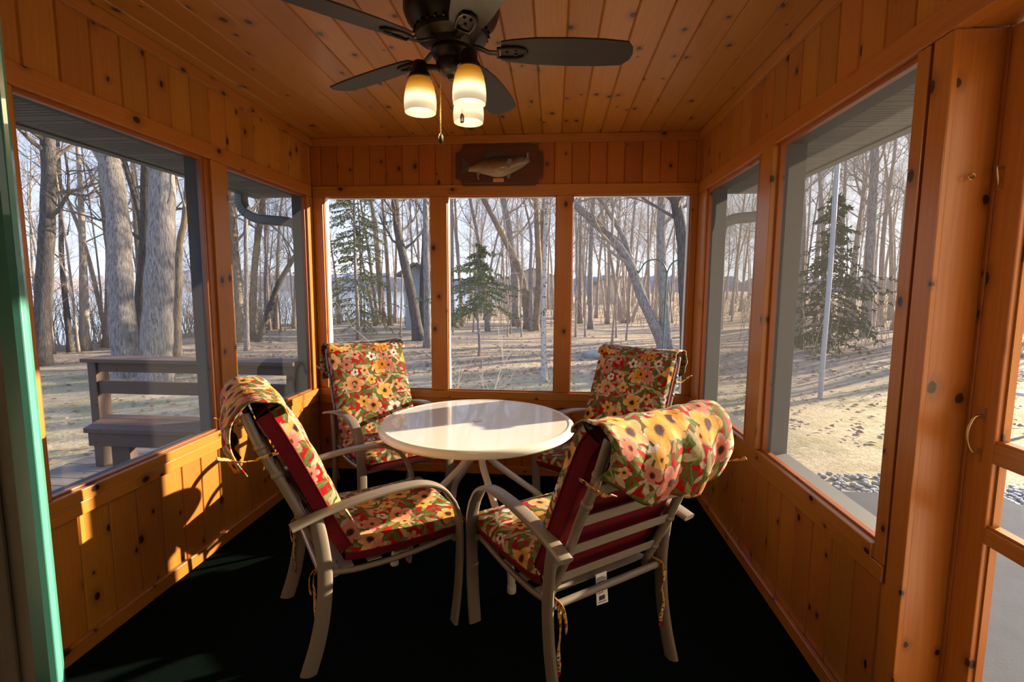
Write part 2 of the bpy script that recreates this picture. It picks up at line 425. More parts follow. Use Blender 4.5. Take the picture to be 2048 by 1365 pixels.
t.link(t.bump(t.math('ADD', fine, t.math('MULTIPLY', mid, 2.)), .9, .08), b.inputs['Normal']); M['ground'] = t.done(b)
t = NT('grey_concrete'); tc = t.n('ShaderNodeTexCoord').outputs['Object']
b = t.bsdf(Base_Color=t.mix(t.noise(tc, 5, 6, .6), (.075,.075,.082), (.115,.115,.122)), Roughness=.95, Specular_IOR_Level=.05); t.link(t.bump(t.noise(tc, 120, 3), .3, .004), b.inputs['Normal']); M['concrete'] = t.done(b)
t = NT('lake_water'); tc = t.n('ShaderNodeTexCoord').outputs['Object']
b = t.bsdf(Base_Color=(.30,.38,.45), Roughness=.12, Specular_IOR_Level=.8); t.link(t.bump(t.noise(tc, 1.6, 4), .25, .05), b.inputs['Normal']); M['water'] = t.done(b)

# ------------------------------------------------------------------ camera
F_PX, PIT, YAW, ROL, CAM_H = 991.81, .1082, .0821, .0062, 1.442
fw = Vector((-math.sin(YAW)*math.cos(PIT), math.cos(YAW)*math.cos(PIT), -math.sin(PIT)))
r0 = Vector((math.cos(YAW), math.sin(YAW), 0)); u0 = r0.cross(fw)
rr = r0*math.cos(ROL) + u0*math.sin(ROL); uu = -r0*math.sin(ROL) + u0*math.cos(ROL)
cam = bpy.data.cameras.new('camera'); cam.sensor_fit = 'HORIZONTAL'; cam.sensor_width = 36; cam.lens = 36*F_PX/2048
cam.clip_start = .02; cam.clip_end = 900
co = bpy.data.objects.new('camera', cam); COL.objects.link(co); scene.camera = co
co.matrix_world = Matrix(((rr.x,uu.x,-fw.x,0),(rr.y,uu.y,-fw.y,0),(rr.z,uu.z,-fw.z,CAM_H),(0,0,0,1)))

# ------------------------------------------------------------------ room shell
def panelling(mb, O, U, V, N, length, h0, h1, pitch, start=0.):
    """tongue-and-groove boards side by side along U, V-grooves between"""
    O, U, V, N = map(Vector, (O, U, V, N)); ch, dp = .006, .008
    o = random.randint(1, 40)*pitch
    k0 = int(math.floor(start/pitch)); x = k0*pitch - start
    while x < length:
        a, b = max(0., x), min(length, x+pitch)
        if b-a > .012:
            for (p, q, dn0, dn1) in ((a, a+ch, -dp, 0), (a+ch, b-ch, 0, 0), (b-ch, b, 0, -dp)):
                P = [O+U*p+V*h0+N*dn0, O+U*q+V*h0+N*dn1, O+U*q+V*h1+N*dn1, O+U*p+V*h1+N*dn0]
                e = 1e-4; up, uq = max(p, a+e), min(q, b-e)
                mb.quad(*P, uv=[(up-x+k0*pitch+o, h0), (uq-x+k0*pitch+o, h0), (uq-x+k0*pitch+o, h1), (up-x+k0*pitch+o, h1)])
        x += pitch; k0 += 1
    return mb

WL = [(1.600, 2.532), (2.707, 3.610)]
WB = [(-1.745, -.920), (-.794, .013), (.133, .966)]
WR = [(2.653, 3.525), (1.567, 2.468)]
ZT = 2.185       # top of the head board
ZP = .548        # bottom of the sill boards

# paneling meshes, sheathing outside and windows
m = MB(); panelling(m, (XL-.010, YH, 0), (0,1,0), (0,0,1), (1,0,0), YB-YH, 0, ZP+.01, .135); panelling(m, (XL-.010, YH, 0), (0,1,0), (0,0,1), (1,0,0), YB-YH, ZT-.01, ZC, .135, .05)
wall_left = struct(m.build('wall_left', M['panel']))
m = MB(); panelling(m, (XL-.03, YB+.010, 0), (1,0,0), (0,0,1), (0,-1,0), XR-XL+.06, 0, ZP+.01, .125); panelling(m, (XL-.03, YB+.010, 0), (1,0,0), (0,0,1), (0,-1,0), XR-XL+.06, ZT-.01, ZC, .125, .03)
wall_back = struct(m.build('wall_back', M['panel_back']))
m = MB(); panelling(m, (XR+.010, YB, 0), (0,-1,0), (0,0,1), (-1,0,0), YB-1.51, 0, ZP+.01, .135); panelling(m, (XR+.010, YB, 0), (0,-1,0), (0,0,1), (-1,0,0), YB-YH, ZT-.01, ZC, .135, .07)
wall_right = struct(m.build('wall_right', M['panel']))

def sheath(axis, c0, c1, a0, a1, openings, mat, parent):
    m = MB()
    def bx(p, q, z0, z1):
        if axis == 'x': m.box(c0, c1, p, q, z0, z1)
        else: m.box(p, q, c0, c1, z0, z1)
    bx(a0, a1, -.36, ZS-.012); bx(a0, a1, ZH, 2.62)
    e = a0
    for p, q in sorted(openings): bx(e, p, ZS-.012, ZH); e = q
    bx(e, a1, ZS-.012, ZH)
    return m.build('siding', mat, parent)
sheath('x', XL-EXT, XL-.042, 1.0, YB+.11, WL, M['siding'], wall_left)
sheath('x', XR+.042, XR+EXT+.02, 1.455, YB+.11, WR, M['siding'], wall_right)
sheath('y', YB+.042, YB+.11, XL-EXT, XR+EXT+.02, WB, M['pale_paint'], wall_back)

wn = [0]
def window(axis, c, sgn, p, q):
    """stop moulding and screen in one opening; c is the inner wall face, sgn points outside"""
    wn[0] += 1; root = structure_root('window_%d' % wn[0])
    a, b = sorted((c+sgn*.016, c+sgn*.042)); w = .016 if axis == 'x' else .006; m = MB()
    def bx(p0, p1, z0, z1):
        if axis == 'x': m.box(a, b, p0, p1, z0, z1)
        else: m.box(p0, p1, a, b, z0, z1)
    bx(p, p+w, ZS, ZH); bx(q-w, q, ZS, ZH); bx(p+w, q-w, ZS, ZS+.008); bx(p+w, q-w, ZH-w, ZH)
    m.build('frame', M['stop'], root, bevel=.002)
    s = MB(); d = c + sgn*.036
    P = [(p+.004, ZS+.004), (q-.004, ZS+.004), (q-.004, ZH-.004), (p+.004, ZH-.004)]
    s.quad(*[((d, y, z) if axis == 'x' else (y, d, z)) for y, z in P]); s.build('screen', M['screen'], root)
for p, q in WL: window('x', XL, -1, p, q)
for p, q in WB: window('y', YB, 1, p, q)
for p, q in WR: window('x', XR, 1, p, q)

tn = [0]
def trim(x0, x1, y0, y1, z0, z1, mat='trim', bev=.0025, grain=None):
    tn[0] += 1; m = MB(); m.box(x0, x1, y0, y1, z0, z1, grain=grain); return struct(m.build('trim_%d' % tn[0], M[mat], bevel=bev))
# left
trim(XL-.040, XL+.006, YH, YB-.022, ZH, ZT); trim(XL-.040, XL+.010, 1.535, YB-.02, .603, ZS); trim(XL-.012, XL+.004, 1.535, YB-.02, ZP, .601)
trim(XL-.040, XL, 1.535, 1.600, .652, ZH-.001); trim(XL-.040, XL-.012, 2.532, 2.57, .652, ZH-.001, 'stop'); trim(XL-.040, XL, 2.572, 2.707, .652, ZH-.001)
trim(XL-.040, XL, 3.610, YB-.002, .652, ZH-.001); trim(XL-.010, XL+.016, YH, YB-.002, 2.474, ZC-.001)
trim(XL-.040, XL-.001, 1.0, 1.534, 0, ZH-.001)
# back
trim(XL+.002, XR-.002, YB-.006, YB+.040, ZH, ZT); trim(XL+.002, XR-.002, YB-.010, YB+.040, .592, ZS); trim(XL+.002, XR-.002, YB-.004, YB+.012, ZP-.02, .590)
trim(XL+.001, WB[0][0], YB-.001, YB+.040, .652, ZH-.001); trim(WB[0][1], WB[1][0], YB-.001, YB+.040, .652, ZH-.001)
trim(WB[1][1], WB[2][0], YB-.001, YB+.040, .652, ZH-.001); trim(WB[2][1], XR-.001, YB-.001, YB+.040, .652, ZH-.001)
trim(XL+.017, XR-.017, YB-.016, YB+.010, 2.474, ZC-.001)
# right
trim(XR-.006, XR+.040, YH, YB-.022, ZH, ZT); trim(XR-.010, XR+.040, 1.567, YB-.02, .603, ZS); trim(XR-.004, XR+.012, 1.517, YB-.02, ZP, .601)
trim(XR-.001, XR+.040, 1.517, WR[1][0], .603, ZH-.001); trim(XR-.012, XR+.040, WR[1][1], 2.60, .652, ZH-.001); trim(XR-.001, XR+.040, 2.602, WR[0][0], .652, ZH-.001, 'stop')
trim(XR-.001, XR+.040, WR[0][1], YB-.002, .652, ZH-.001); trim(XR-.016, XR+.010, YH, YB-.002, 2.474, ZC-.001)
# doorway on the right: casing, deep jamb, head
trim(XR-.002, XR+.014, 1.432, 1.503, 0, ZH-.001); trim(XR+.002, 1.170, 1.4335, 1.456, 0, ZH-.001); trim(XR+.014, XR+.04, 1.457, 1.516, 0, ZH-.001, 'stop')
trim(XR+.041, 1.170, YH, 1.432, ZH, ZH+.022); trim(1.1355, 1.150, 1.420, 1.4330, 0, ZH-.001, 'stop')
def base(name, *b):
    m = MB(); m.box(*b); return struct(m.build(name, M['trim'], bevel=.004))
base('baseboard_left', XL-.009, XL+.012, YH, YB-.014, 0, .066)
base('baseboard_back', XL+.013, XR-.013, YB-.014, YB+.009, 0, .066)
base('baseboard_right', XR-.012, XR+.009, 1.517, YB-.014, 0, .060)

m = MB(); m.box(XL-.05, XR+.16, -.6, YB+.04, -.12, 0); struct(m.build('floor', M['floor']))
m = MB(); panelling(m, (XL, YH, ZC), (1,0,0), (0,1,0), (0,0,-1), XR-XL, 0, YB-YH+.02, .137, .055)
ceiling = struct(m.build('ceiling', M['ceiling']))
m = MB(); m.box(-2.46, 1.62, -.9, YB+.14, 2.57, 2.70); m.build('roof_deck', M['roof'], ceiling)

# eaves: vented soffit, gutter and downspout on both long sides
def eave(sgn, xin, xout, n1, n2):
    a, b = sorted((xin, xout)); m = MB()
    y = -.6
    while y < 4.0:
        y2 = min(y+.30, 4.0); m.box(a, b, y+.003, y2-.003, 2.158, 2.172); m.box(a, b, y-.003, y+.003, 2.163, 2.172); y = y2
        for k in range(7): m.box(a+.06, b-.06, y-.25+k*.03, y-.243+k*.03, 2.1565, 2.1585)
    struct(m.build('trim_%d' % n1, M['soffit']))
    g0 = xout; g1 = xout + sgn*.11; m = MB(); P = [(g0, 2.285), (g0, 2.150), (g0+sgn*.055, 2.150), (g0+sgn*.085, 2.185), (g1, 2.215), (g1, 2.285)]
    m.prism([(p[0], p[1]) for p in P] if sgn > 0 else [(p[0], p[1]) for p in P][::-1], (0,-.6,0), (1,0,0), (0,0,1), (0,1,0), 4.6)
    struct(m.build('trim_%d' % n2, M['gutter'], bevel=.004))
    xc = xout + sgn*.05
    d = MB(); xw = (XL-EXT-.05) if sgn < 0 else (XR+EXT+.07)
    path = smooth_path([(xc, 3.80, 2.16), (xc, 3.80, 2.08), (xc-sgn*.04, 3.80, 2.015), (xc-sgn*.13, 3.80, 1.965), (xc-sgn*.28, 3.80, 1.948), (xw+sgn*.07, 3.80, 1.935), (xw+sgn*.015, 3.80, 1.90), (xw, 3.80, 1.80)], 7)
    d.bar(path, (0,1,0), .085, .075, n=16, power=5); d.bar([(xw, 3.80, 1.80), (xw, 3.80, 1.0), (xw, 3.80, -.25)], (0,1,0), .085, .075, n=16, power=5)
    for i in range(4, 16, 2):
        p, q = path[i], path[i+1]; d.bar([p, (np.array(p)*.6+np.array(q)*.4)], (0,1,0), .091, .081, n=16, power=5)
    return d
tag(eave(-1, XL-EXT, -2.40, 60, 61).build('downspout', M['gutter']), 'grey metal downspout with a curved elbow under the eave outside the left wall', 'downspout')
tag(eave(1, XR+EXT+.02, 1.55, 62, 63).build('downspout', M['gutter']), 'grey metal downspout with a curved elbow under the eave outside the right wall', 'downspout')

# ---- doors
d2 = structure_root('door_2', (1.152, 0, 0))
m = MB()
for b_ in ((-.016,.016,1.338,1.418,.012,2.098), (-.016,.016,.63,.715,.012,2.098), (-.016,.016,.715,1.338,.995,1.049), (-.016,.016,.715,1.338,.778,.822), (-.016,.016,.715,1.338,2.0,2.098), (-.016,.016,.715,1.338,.012,.16)): m.box(*b_)
m.build('frame', M['trim'], d2, bevel=.003)
m = MB()
for z0, z1 in ((1.049, 2.0), (.822, .995), (.16, .778)): m.box(-.002,.016,1.332,1.338,z0,z1); m.box(-.010,.016,.715,1.338,z0,z0+.007)
m.build('bead', M['trim'], d2)
m = MB()
for z0, z1 in ((1.049, 2.0), (.822, .995), (.16, .778)): m.quad((-.003,.715,z0), (-.003,1.338,z0), (-.003,1.338,z1), (-.003,.715,z1))
m.build('pane', M['pane'], d2)
m = MB(); y0 = 1.379
m.tube(smooth_path([(-.020,y0,1.112),(-.036,y0,1.108),(-.047,y0,1.085),(-.050,y0,1.062),(-.047,y0,1.039),(-.036,y0,1.016),(-.020,y0,1.012)], 5), [.0038]*31, 10)
for z in (1.118, 1.006): m.box(-.0195,-.016,y0-.009,y0+.009,z-.016,z+.016)
h = m.build('handle', M['brass'], d2, smooth='auto'); h['label'] = 'brass bow pull handle'
m = MB(); m.tube(smooth_path([(-.022,1.401,1.752),(-.030,1.401,1.756),(-.030,1.400,1.745),(-.026,1.399,1.715),(-.030,1.396,1.700),(-.026,1.388,1.698)], 5), .0022, 8)
m.tube([(-.016,1.401,1.752),(-.028,1.401,1.752)], .0035, 8); h = m.build('hook', M['brass'], d2, smooth='auto'); h['label'] = 'brass hook of a hook and eye latch'
m = MB(); c = (1.075, 1.418, 1.735)
m.tube([(c[0]+.008*math.cos(a), c[1]-.002, c[2]+.008*math.sin(a)) for a in np.linspace(0, 2*PI, 17)[:-1]], .0018, 6, closed=True); m.tube([(c[0]+.008,c[1]-.002,c[2]), (c[0]+.010,1.434,c[2])], .0018, 6)
tag(m.build('screw_eye', M['brass']), 'small brass screw eye in the wide jamb board beside the screen door', 'hook')

d1 = structure_root('door_1', (0, .74, 0))
m = MB(); m.prism([(-.908,.002),(-.900,-.006),(-.872,-.006),(-.8635,.0),(-.8655,.010),(-.884,.030),(-.908,.030)], (0,0,0), (1,0,0), (0,1,0), (0,0,1), 2.2)
m.build('edge', M['green'], d1, bevel=.002)
m = MB(); m.box(-1.04,-.909,.004,.030,0,2.2); m.box(-.965,-.938,-.004,.004,0,2.2); m.build('panel', M['weather'], d1, bevel=.004)

# the house behind the wide doorway one looks through
m = MB(); m.box(XL-.13,-1.02,YH+.02,YH+.10,0,2.56); m.box(.66,XR+.16,YH-.10,YH,0,2.56); m.box(-1.02,.66,YH-.02,YH+.10,2.2,2.56)
struct(m.build('wall_front', M['weather']))
m = MB(); m.box(-2.6,2.6,-4.0,-3.9,0,2.6); m.box(-2.7,-2.6,-4.0,YH,0,2.6); m.box(2.6,2.7,-4.0,YH,0,2.6); m.box(-2.6,-1.95,YH-.08,YH,0,2.6); m.box(1.18,2.6,YH-.08,YH,0,2.6); m.box(-2.6,2.6,-4.0,YH,2.56,2.66); m.box(-2.6,2.6,-4.0,-.6,-.12,0)
struct(m.build('wall_house', M['house_in']))

# ------------------------------------------------------------------ patio chairs
def pad(name, path, width, t_red, t_top, dome, parent, nx=17):
    """stitched cushion: wine red border and back, floral face. path = (y, z) along the cushion, first = back end"""
    P = np.array(smooth_path([(0, y, z) for y, z in path], 5)); k = len(P)
    T = np.gradient(P, axis=0); T /= np.linalg.norm(T, axis=1)[:, None]
    N = np.cross(np.array((1., 0, 0)), T); N /= np.linalg.norm(N, axis=1)[:, None]
    L = np.concatenate([[0], np.cumsum(np.linalg.norm(np.diff(P, axis=0), axis=1))]); W = width/2
    xs = np.linspace(-W, W, nx); m = MB(); rg = np.random.default_rng(len(name)*7)
    ph = rg.uniform(0, 6, 6)
    def corner(i, x):       # rounded plan corners
        s = L[i]/L[-1]; e = min(L[i], L[-1]-L[i]); r = .05
        return x*(1 - .055*max(0, 1-e/r)**2)
    def pt(i, x, n, out=0., end=0.):
        xx = corner(i, x); return P[i] + np.array((xx + math.copysign(out, x) if out else xx, 0, 0)) + N[i]*n + T[i]*end
    def domef(i, x):
        e = min(L[i], L[-1]-L[i]); f = (1-(abs(x)/W)**5) * min(1, (e/.07)**.6 if e > 0 else 0)
        w = .004*math.sin(ph[0]+22*x+9*L[i]) + .003*math.sin(ph[1]+31*L[i]-14*x)
        return t_top + (dome+w)*f
    top = [[pt(i, x, domef(i, x)) for x in xs] for i in range(k)]
    bot = [[pt(i, x, 0.) for x in xs] for i in range(k)]
    def grid(G, uvf, mi, flip=False):
        nb = len(m.v); a, b = len(G), len(G[0])
        for r_ in G: m.v += [tuple(p) for p in r_]
        for i in range(a-1):
            for j in range(b-1):
                q = [(i,j),(i,j+1),(i+1,j+1),(i+1,j)]
                if flip: q = q[::-1]
                m.face([nb+r_*b+c_ for r_, c_ in q], [uvf(r_, c_) for r_, c_ in q], mi)
    grid(top, lambda i, j: (xs[j], L[i]), 1); grid(bot, lambda i, j: (xs[j], L[i]), 0, True)
    mid = t_red
    def bulge(n): return .013*math.sin(PI*min(1, n/t_top))
    ring = [(i, xs[-1], 1, 0) for i in range(k)]
    def side(levels, mi):
        for sgn, x in ((1, W), (-1, -W)):
            G = [[pt(i, x, n, bulge(n)) for n in levels] for i in range(k)]
            grid(G, lambda i, j: (sgn*(W + t_top - levels[j]), L[i]), mi, sgn > 0)
        for e, i in ((-1, 0), (1, k-1)):
            G = [[pt(i, x, n, bulge(n) if abs(x) > W-1e-6 else 0, e*bulge(n)) for n in levels] for x in xs]
            grid(G, lambda a_, j: (xs[a_], L[i]+e*(t_top-levels[j])), mi, e < 0)
    side([0, mid*.5, mid], 0); side([mid, (mid+t_top)/2, t_top], 1)
    # cord along the seam
    loop = [pt(i, W, mid, bulge(mid)+.001) for i in range(k)] + [pt(k-1, x, mid, 0, bulge(mid)+.001) for x in xs[::-1][1:-1]] + \
           [pt(i, -W, mid, bulge(mid)+.001) for i in range(k-1, -1, -1)] + [pt(0, x, mid, 0, -bulge(mid)-.001) for x in xs[1:-1]]
    m.tube(loop, .0032, 6, 0, closed=True)
    return m.build(name, [M['red'], M['floral']], parent, smooth='auto')

def ribbon(name, pts, parent, w=.016):
    m = MB(); P = np.array(smooth_path(pts, 6)); k = len(P); nb = 0
    T = np.gradient(P, axis=0); T /= np.linalg.norm(T, axis=1)[:, None]; L = 0
    for i in range(k):
        a = np.cross(T[i], (math.sin(i*.25)*.6, 1, .3)); a /= np.linalg.norm(a)+1e-9
        m.v += [tuple(P[i]-a*w/2), tuple(P[i]+a*w/2)]
        if i:
            L1 = L + np.linalg.norm(P[i]-P[i-1]); m.face((2*i-2, 2*i-1, 2*i+1, 2*i), [(.62, 2.2*L+.21), (.62+2*w, 2.2*L+.21), (.62+2*w, 2.2*L1+.21), (.62, 2.2*L1+.21)]); L = L1
    o = m.build(name, M['floral'], parent, smooth=True); s = o.modifiers.new('thick', 'SOLIDIFY'); s.thickness = .0025; return o

def make_chair(label):
    t = thing('patio_chair', label, 'chair', (0,0,0), 0, 'cushioned patio chairs round the table')
    for s in (-1, 1):
        X = .282*s
        arm = smooth_path([(X*1.03,-.325,.592),(X,-.20,.622),(X,-.06,.645),(X,.08,.655),(X,.18,.648),(X,.255,.612),(X,.305,.545)], 6)
        m = MB(); m.bar(arm, (1,0,0), [.058]*len(arm), [.020]*len(arm), n=16, power=3.2); m.build('armrest', M['frame'], t, smooth='auto')
        fl = smooth_path([(X,.303,.549),(X,.327,.48),(X,.335,.38),(X,.332,.25),(X,.322,.12),(X,.306,0.)], 5)
        m = MB(); m.bar(fl, (1,0,0), .056, .021, n=16, power=3.2); m.build('leg', M['frame'], t, smooth='auto')
        rl = smooth_path([(X*.975,-.240,.612),(X*.975,-.222,.50),(X*.975,-.213,.38),(X*.975,-.222,.25),(X*.975,-.247,.12),(X*.975,-.285,0.)], 5)
        m = MB(); m.bar(rl, (0,1,0), [.050+.012*i/len(rl) for i in range(len(rl))], .026, n=16, power=2.6); m.build('leg', M['frame'], t, smooth='auto')
        xp = .238*s
        bp = smooth_path([(xp,-.165,.345),(xp,-.185,.40),(xp,-.222,.48),(xp,-.262,.56),(xp,-.330,.72),(xp,-.395,.86),(xp,-.440,.985),(xp*.985,-.447,1.005)], 5)
        m = MB(); m.tube(bp, .0165, 12)
        po = m.build('back_post', M['frame'], t, smooth='auto')
        for z in (.455, .60, .765, .90):
            m = MB(); i = min(range(len(bp)), key=lambda q: abs(bp[q][2]-z)); c = np.array(bp[i]); d = np.array(bp[min(i+1, len(bp)-1)])-np.array(bp[i-1]); d /= np.linalg.norm(d)
            m.tube([c+d*q for q in (-.010,-.006,0,.006,.010)], [.0166,.0195,.0205,.0195,.0166], 12, cap=False)
            m.build('collar', M['frame_ring'], po, smooth=True)
    m = MB(); m.tube([(-.262,-.222,.372),(.262,-.222,.372)], .0135, 12); m.tube([(-.27,.318,.372),(.27,.318,.372)], .0135, 12)
    m.build('crossbar', M['frame'], t, smooth='auto')
    m = MB()
    for s in (-1, 1): m.tube(smooth_path([(.25*s,-.215,.375),(.252*s,-.10,.352),(.252*s,.10,.352),(.252*s,.28,.372),(.252*s,.318,.372)], 5), .012, 10)
    m.build('seat_frame', M['frame'], t, smooth='auto')
    m = MB()
    for y in (-.13,-.02,.09,.20): m.box(-.25,.25,y-.028,y+.028,.366,.370)
    m.build('seat_strap', M['sling'], t)
    for z in (.455,.585,.705,.825,.945):
        y = np.interp(z, [.40,.48,.56,.72,.86,1.02], [-.185,-.222,-.262,-.330,-.395,-.452])
        m = MB(); d = np.array((0,-.39,.92)); c = np.array((0,y-.004,z))
        m.prism([(-.238,-.021),(.238,-.021),(.238,.021),(-.238,.021)], c, (1,0,0), tuple(d), (0,.92,.39), .004); m.build('slat', M['sling'], t)
    pad('seat_cushion', [(-.135,.392),(-.02,.384),(.12,.381),(.26,.386),(.365,.392)], .505, .036, .074, .018, t)
    pad('back_cushion', [(-.150,.425),(-.205,.535),(-.268,.68),(-.330,.82),(-.380,.925),(-.412,.985)][::-1], .505, .050, .092, .014, t)
    # hood of the cushion: over the top of the posts and down behind
    prof = smooth_path([(0,-.316,1.000),(0,-.334,1.034),(0,-.392,1.053),(0,-.448,1.044),(0,-.492,1.000),(0,-.508,.935),(0,-.496,.875),(0,-.470,.825)], 5)
    m = MB(); nx = 25; K = len(prof); Ls = np.concatenate([[0], np.cumsum(np.linalg.norm(np.diff(np.array(prof), axis=0), axis=1))])
    xs = np.linspace(-.272,.272,nx); rg = random.Random(5)
    for i in range(K):
        f = max(0, (i-12)/(K-13)); fy, fz = prof[i][1], prof[i][2]
        for j, x in enumerate(xs):
            q = x/.272
            dz = f*(-.040*(1-q*q) - .025*q + .055*max(0,-q)**3 + .010*math.sin(8*q+1.3))
            dy = f*(.010*math.sin(10*q+.8) + .006*math.sin(21*q)) + .026*f*abs(q)**5
            sag = (-.008*(1-q*q) + .003*math.sin(17*q+i*.7))*(1 if 4 < i < 14 else .3)
            m.v.append((x*(1+.012*math.sin(i*.8)), fy+dy, fz+dz+sag))
    for i in range(K-1):
        for j in range(nx-1):
            q = [(i,j),(i+1,j),(i+1,j+1),(i,j+1)]
            m.face([a*nx+b for a, b in q], [(xs[b]+.31, .9-Ls[a]) for a, b in q])
    o = m.build('cushion_hood', M['floral'], t, smooth=True); sd = o.modifiers.new('thick', 'SOLIDIFY'); sd.thickness = .006; sd.offset = 0
    for s in (-1, 1):
        ribbon('tie', [(.266*s,-.350,.865),(.262*s,-.385,.858),(.259*s,-.420,.850),(.262*s,-.455,.850),(.275*s,-.495,.868),(.292*s,-.535,.885)], t, .012)
        ribbon('tie', [(.235*s,-.16,.392),(.246*s,-.232,.385),(.252*s,-.250,.345),(.246*s,-.246,.29),(.256*s,-.250,.225),(.248*s,-.246,.165),(.252*s,-.244,.125)], t, .014)
        ribbon('tie', [(.236*s,-.17,.395),(.243*s,-.250,.38),(.236*s,-.262,.33),(.228*s,-.256,.285)], t, .012)
    return t

def place(o, x, y, f, label=None):
    o.location = (x, y, 0); o.rotation_euler = (0, 0, math.atan2(f[1], f[0]) - PI/2)
    if label: o['label'] = label
    return o
ch = make_chair('floral cushioned patio chair beside the left wall, seen side on, arm nearest the camera')
place(ch, -.82, 2.02, (.804, .595))
c2 = copy_tree(ch); place(c2, .092, 1.905, (-.593, .805), 'floral cushioned patio chair seen from behind, white care tag under its slatted back')
c3 = copy_tree(ch); place(c3, -1.08, 3.10, (.65, -.76), 'floral cushioned patio chair facing us in the back left corner')
c4 = copy_tree(ch); place(c4, .34, 2.98, (-.60, -.80), 'floral cushioned patio chair facing us in the back right corner')
m = MB()
Z0, HT = .310, .112
m.prism([(-.028,0),(.027,-.004),(.027,HT),(-.025,HT)], (-.02,-.204,Z0-.02), (1,0,0), (0,.12,.99), (0,-1,.12), .0012)
tg = m.build('care_tag', M['tag'], c2); tg['label'] = 'white printed care tag'
m = MB(); rg = random.Random(3); y = -.2478; z = Z0-.02
def line(x0, x1, h, th): m.prism([(x0,h),(x1,h),(x1,h+th),(x0,h+th)], (-.02,-.2056,Z0-.02), (1,0,0), (0,.12,.99), (0,-1,.12), .0006)
x = -.016
while x < .012: w = rg.choice((.0006,.0011,.0017)); line(x, x+w, .014, .016); x += w+rg.choice((.0007,.0012))
for h in (.040,.046,.052,.062,.068,.074,.080,.090,.096): line(-.022, rg.uniform(.004,.022), h, .0022)
line(-.022,.018,.006,.0022); m.build('print', M['ink'], tg)

# ------------------------------------------------------------------ round table
TX, TY, TZ, TR = -.400, 2.612, .718, .525
tb = thing('patio_table', 'round cream patio table with four bent tube legs, standing between the chairs', 'table', (TX, TY, 0))
m = MB(); m.lathe([(.024,TZ),(TR-.035,TZ),(TR-.033,TZ-.006),(.024,TZ-.006)], 96); m.build('table_top', M['table'], tb, smooth='auto')
m = MB(); m.lathe([(TR-.036,TZ-.008),(TR-.036,TZ+.0005),(TR-.030,TZ+.003),(TR-.018,TZ+.002),(TR-.006,TZ-.006),(TR,TZ-.018),(TR-.001,TZ-.030),(TR-.010,TZ-.038),(TR-.030,TZ-.038),(TR-.036,TZ-.030),(TR-.036,TZ-.008)], 96); m.build('rim', M['table_rim'], tb, smooth='auto')
m = MB(); m.lathe([(0,TZ+.0045),(.020,TZ+.0045),(.026,TZ+.003),(.028,TZ+.0005),(.024,TZ-.012),(.0,TZ-.012)], 32); m.build('umbrella_hole_cap', M['table_rim'], tb, smooth='auto')
m = MB(); m.lathe([(.0,TZ-.012),(.12,TZ-.014),(.12,TZ-.020),(.075,TZ-.024),(.075,TZ-.05),(.0,TZ-.05)], 32); m.build('hub', M['table_leg'], tb, smooth='auto')
for a in (-61, -151, 29, 119):
    a = math.radians(a); ca, sa = math.cos(a), math.sin(a)
    P = smooth_path([(r_*ca, r_*sa, z) for r_, z in ((.060,.690),(.060,.62),(.061,.555),(.076,.495),(.135,.437),(.27,.325),(.37,.243),(.422,.18),(.448,.11),(.462,.03))], 5)
    m = MB(); m.tube(P, .0185, 14); lg = m.build('leg', M['table_leg'], tb, smooth='auto')
    m = MB(); m.lathe([(0,0),(.021,0),(.0225,.006),(.0215,.034),(.018,.036)], 16, (.462*ca,.462*sa,0)); m.build('foot_cap', M['table_rim'], lg, smooth='auto')

# ------------------------------------------------------------------ ceiling fan
FX, FY = -.352, 1.74; ZB = 2.225
fan = thing('ceiling_fan', 'dark bronze five blade ceiling fan with three lit glass shades', 'ceiling fan', (FX, FY, ZC))
def dz(z): return z-ZC
m = MB(); m.lathe([(0,0),(.085,0),(.088,dz(2.52)),(.070,dz(2.49)),(.045,dz(2.475)),(.032,dz(2.46)),(.032,dz(2.44))], 40); m.build('canopy', M['bronze'], fan, smooth='auto')
m = MB(); m.lathe([(.03,dz(2.445)),(.10,dz(2.44)),(.140,dz(2.42)),(.158,dz(2.385)),(.160,dz(2.35)),(.150,dz(2.325)),(.128,dz(2.30)),(.118,dz(2.285)),(.122,dz(2.278)),(.118,dz(2.268)),(.092,dz(2.262)),(.078,dz(2.255)),(.070,dz(2.235)),(.0,dz(2.235))], 48); 
for k in range(28):
    a = 2*PI*k/28; c, s = math.cos(a), math.sin(a); m.tube([(.121*c,.121*s,dz(2.293)),(.127*c,.127*s,dz(2.280))], .0035, 6)
mo = m.build('motor_housing', M['bronze'], fan, smooth='auto')
m = MB(); m.lathe([(.0,dz(2.240)),(.066,dz(2.238)),(.070,dz(2.222)),(.060,dz(2.205)),(.052,dz(2.198)),(.054,dz(2.188)),(.050,dz(2.170)),(.038,dz(2.158)),(.018,dz(2.150)),(.012,dz(2.138)),(.0,dz(2.136))], 40); m.build('switch_housing', M['bronze'], fan, smooth='auto')
PT = math.radians(12)
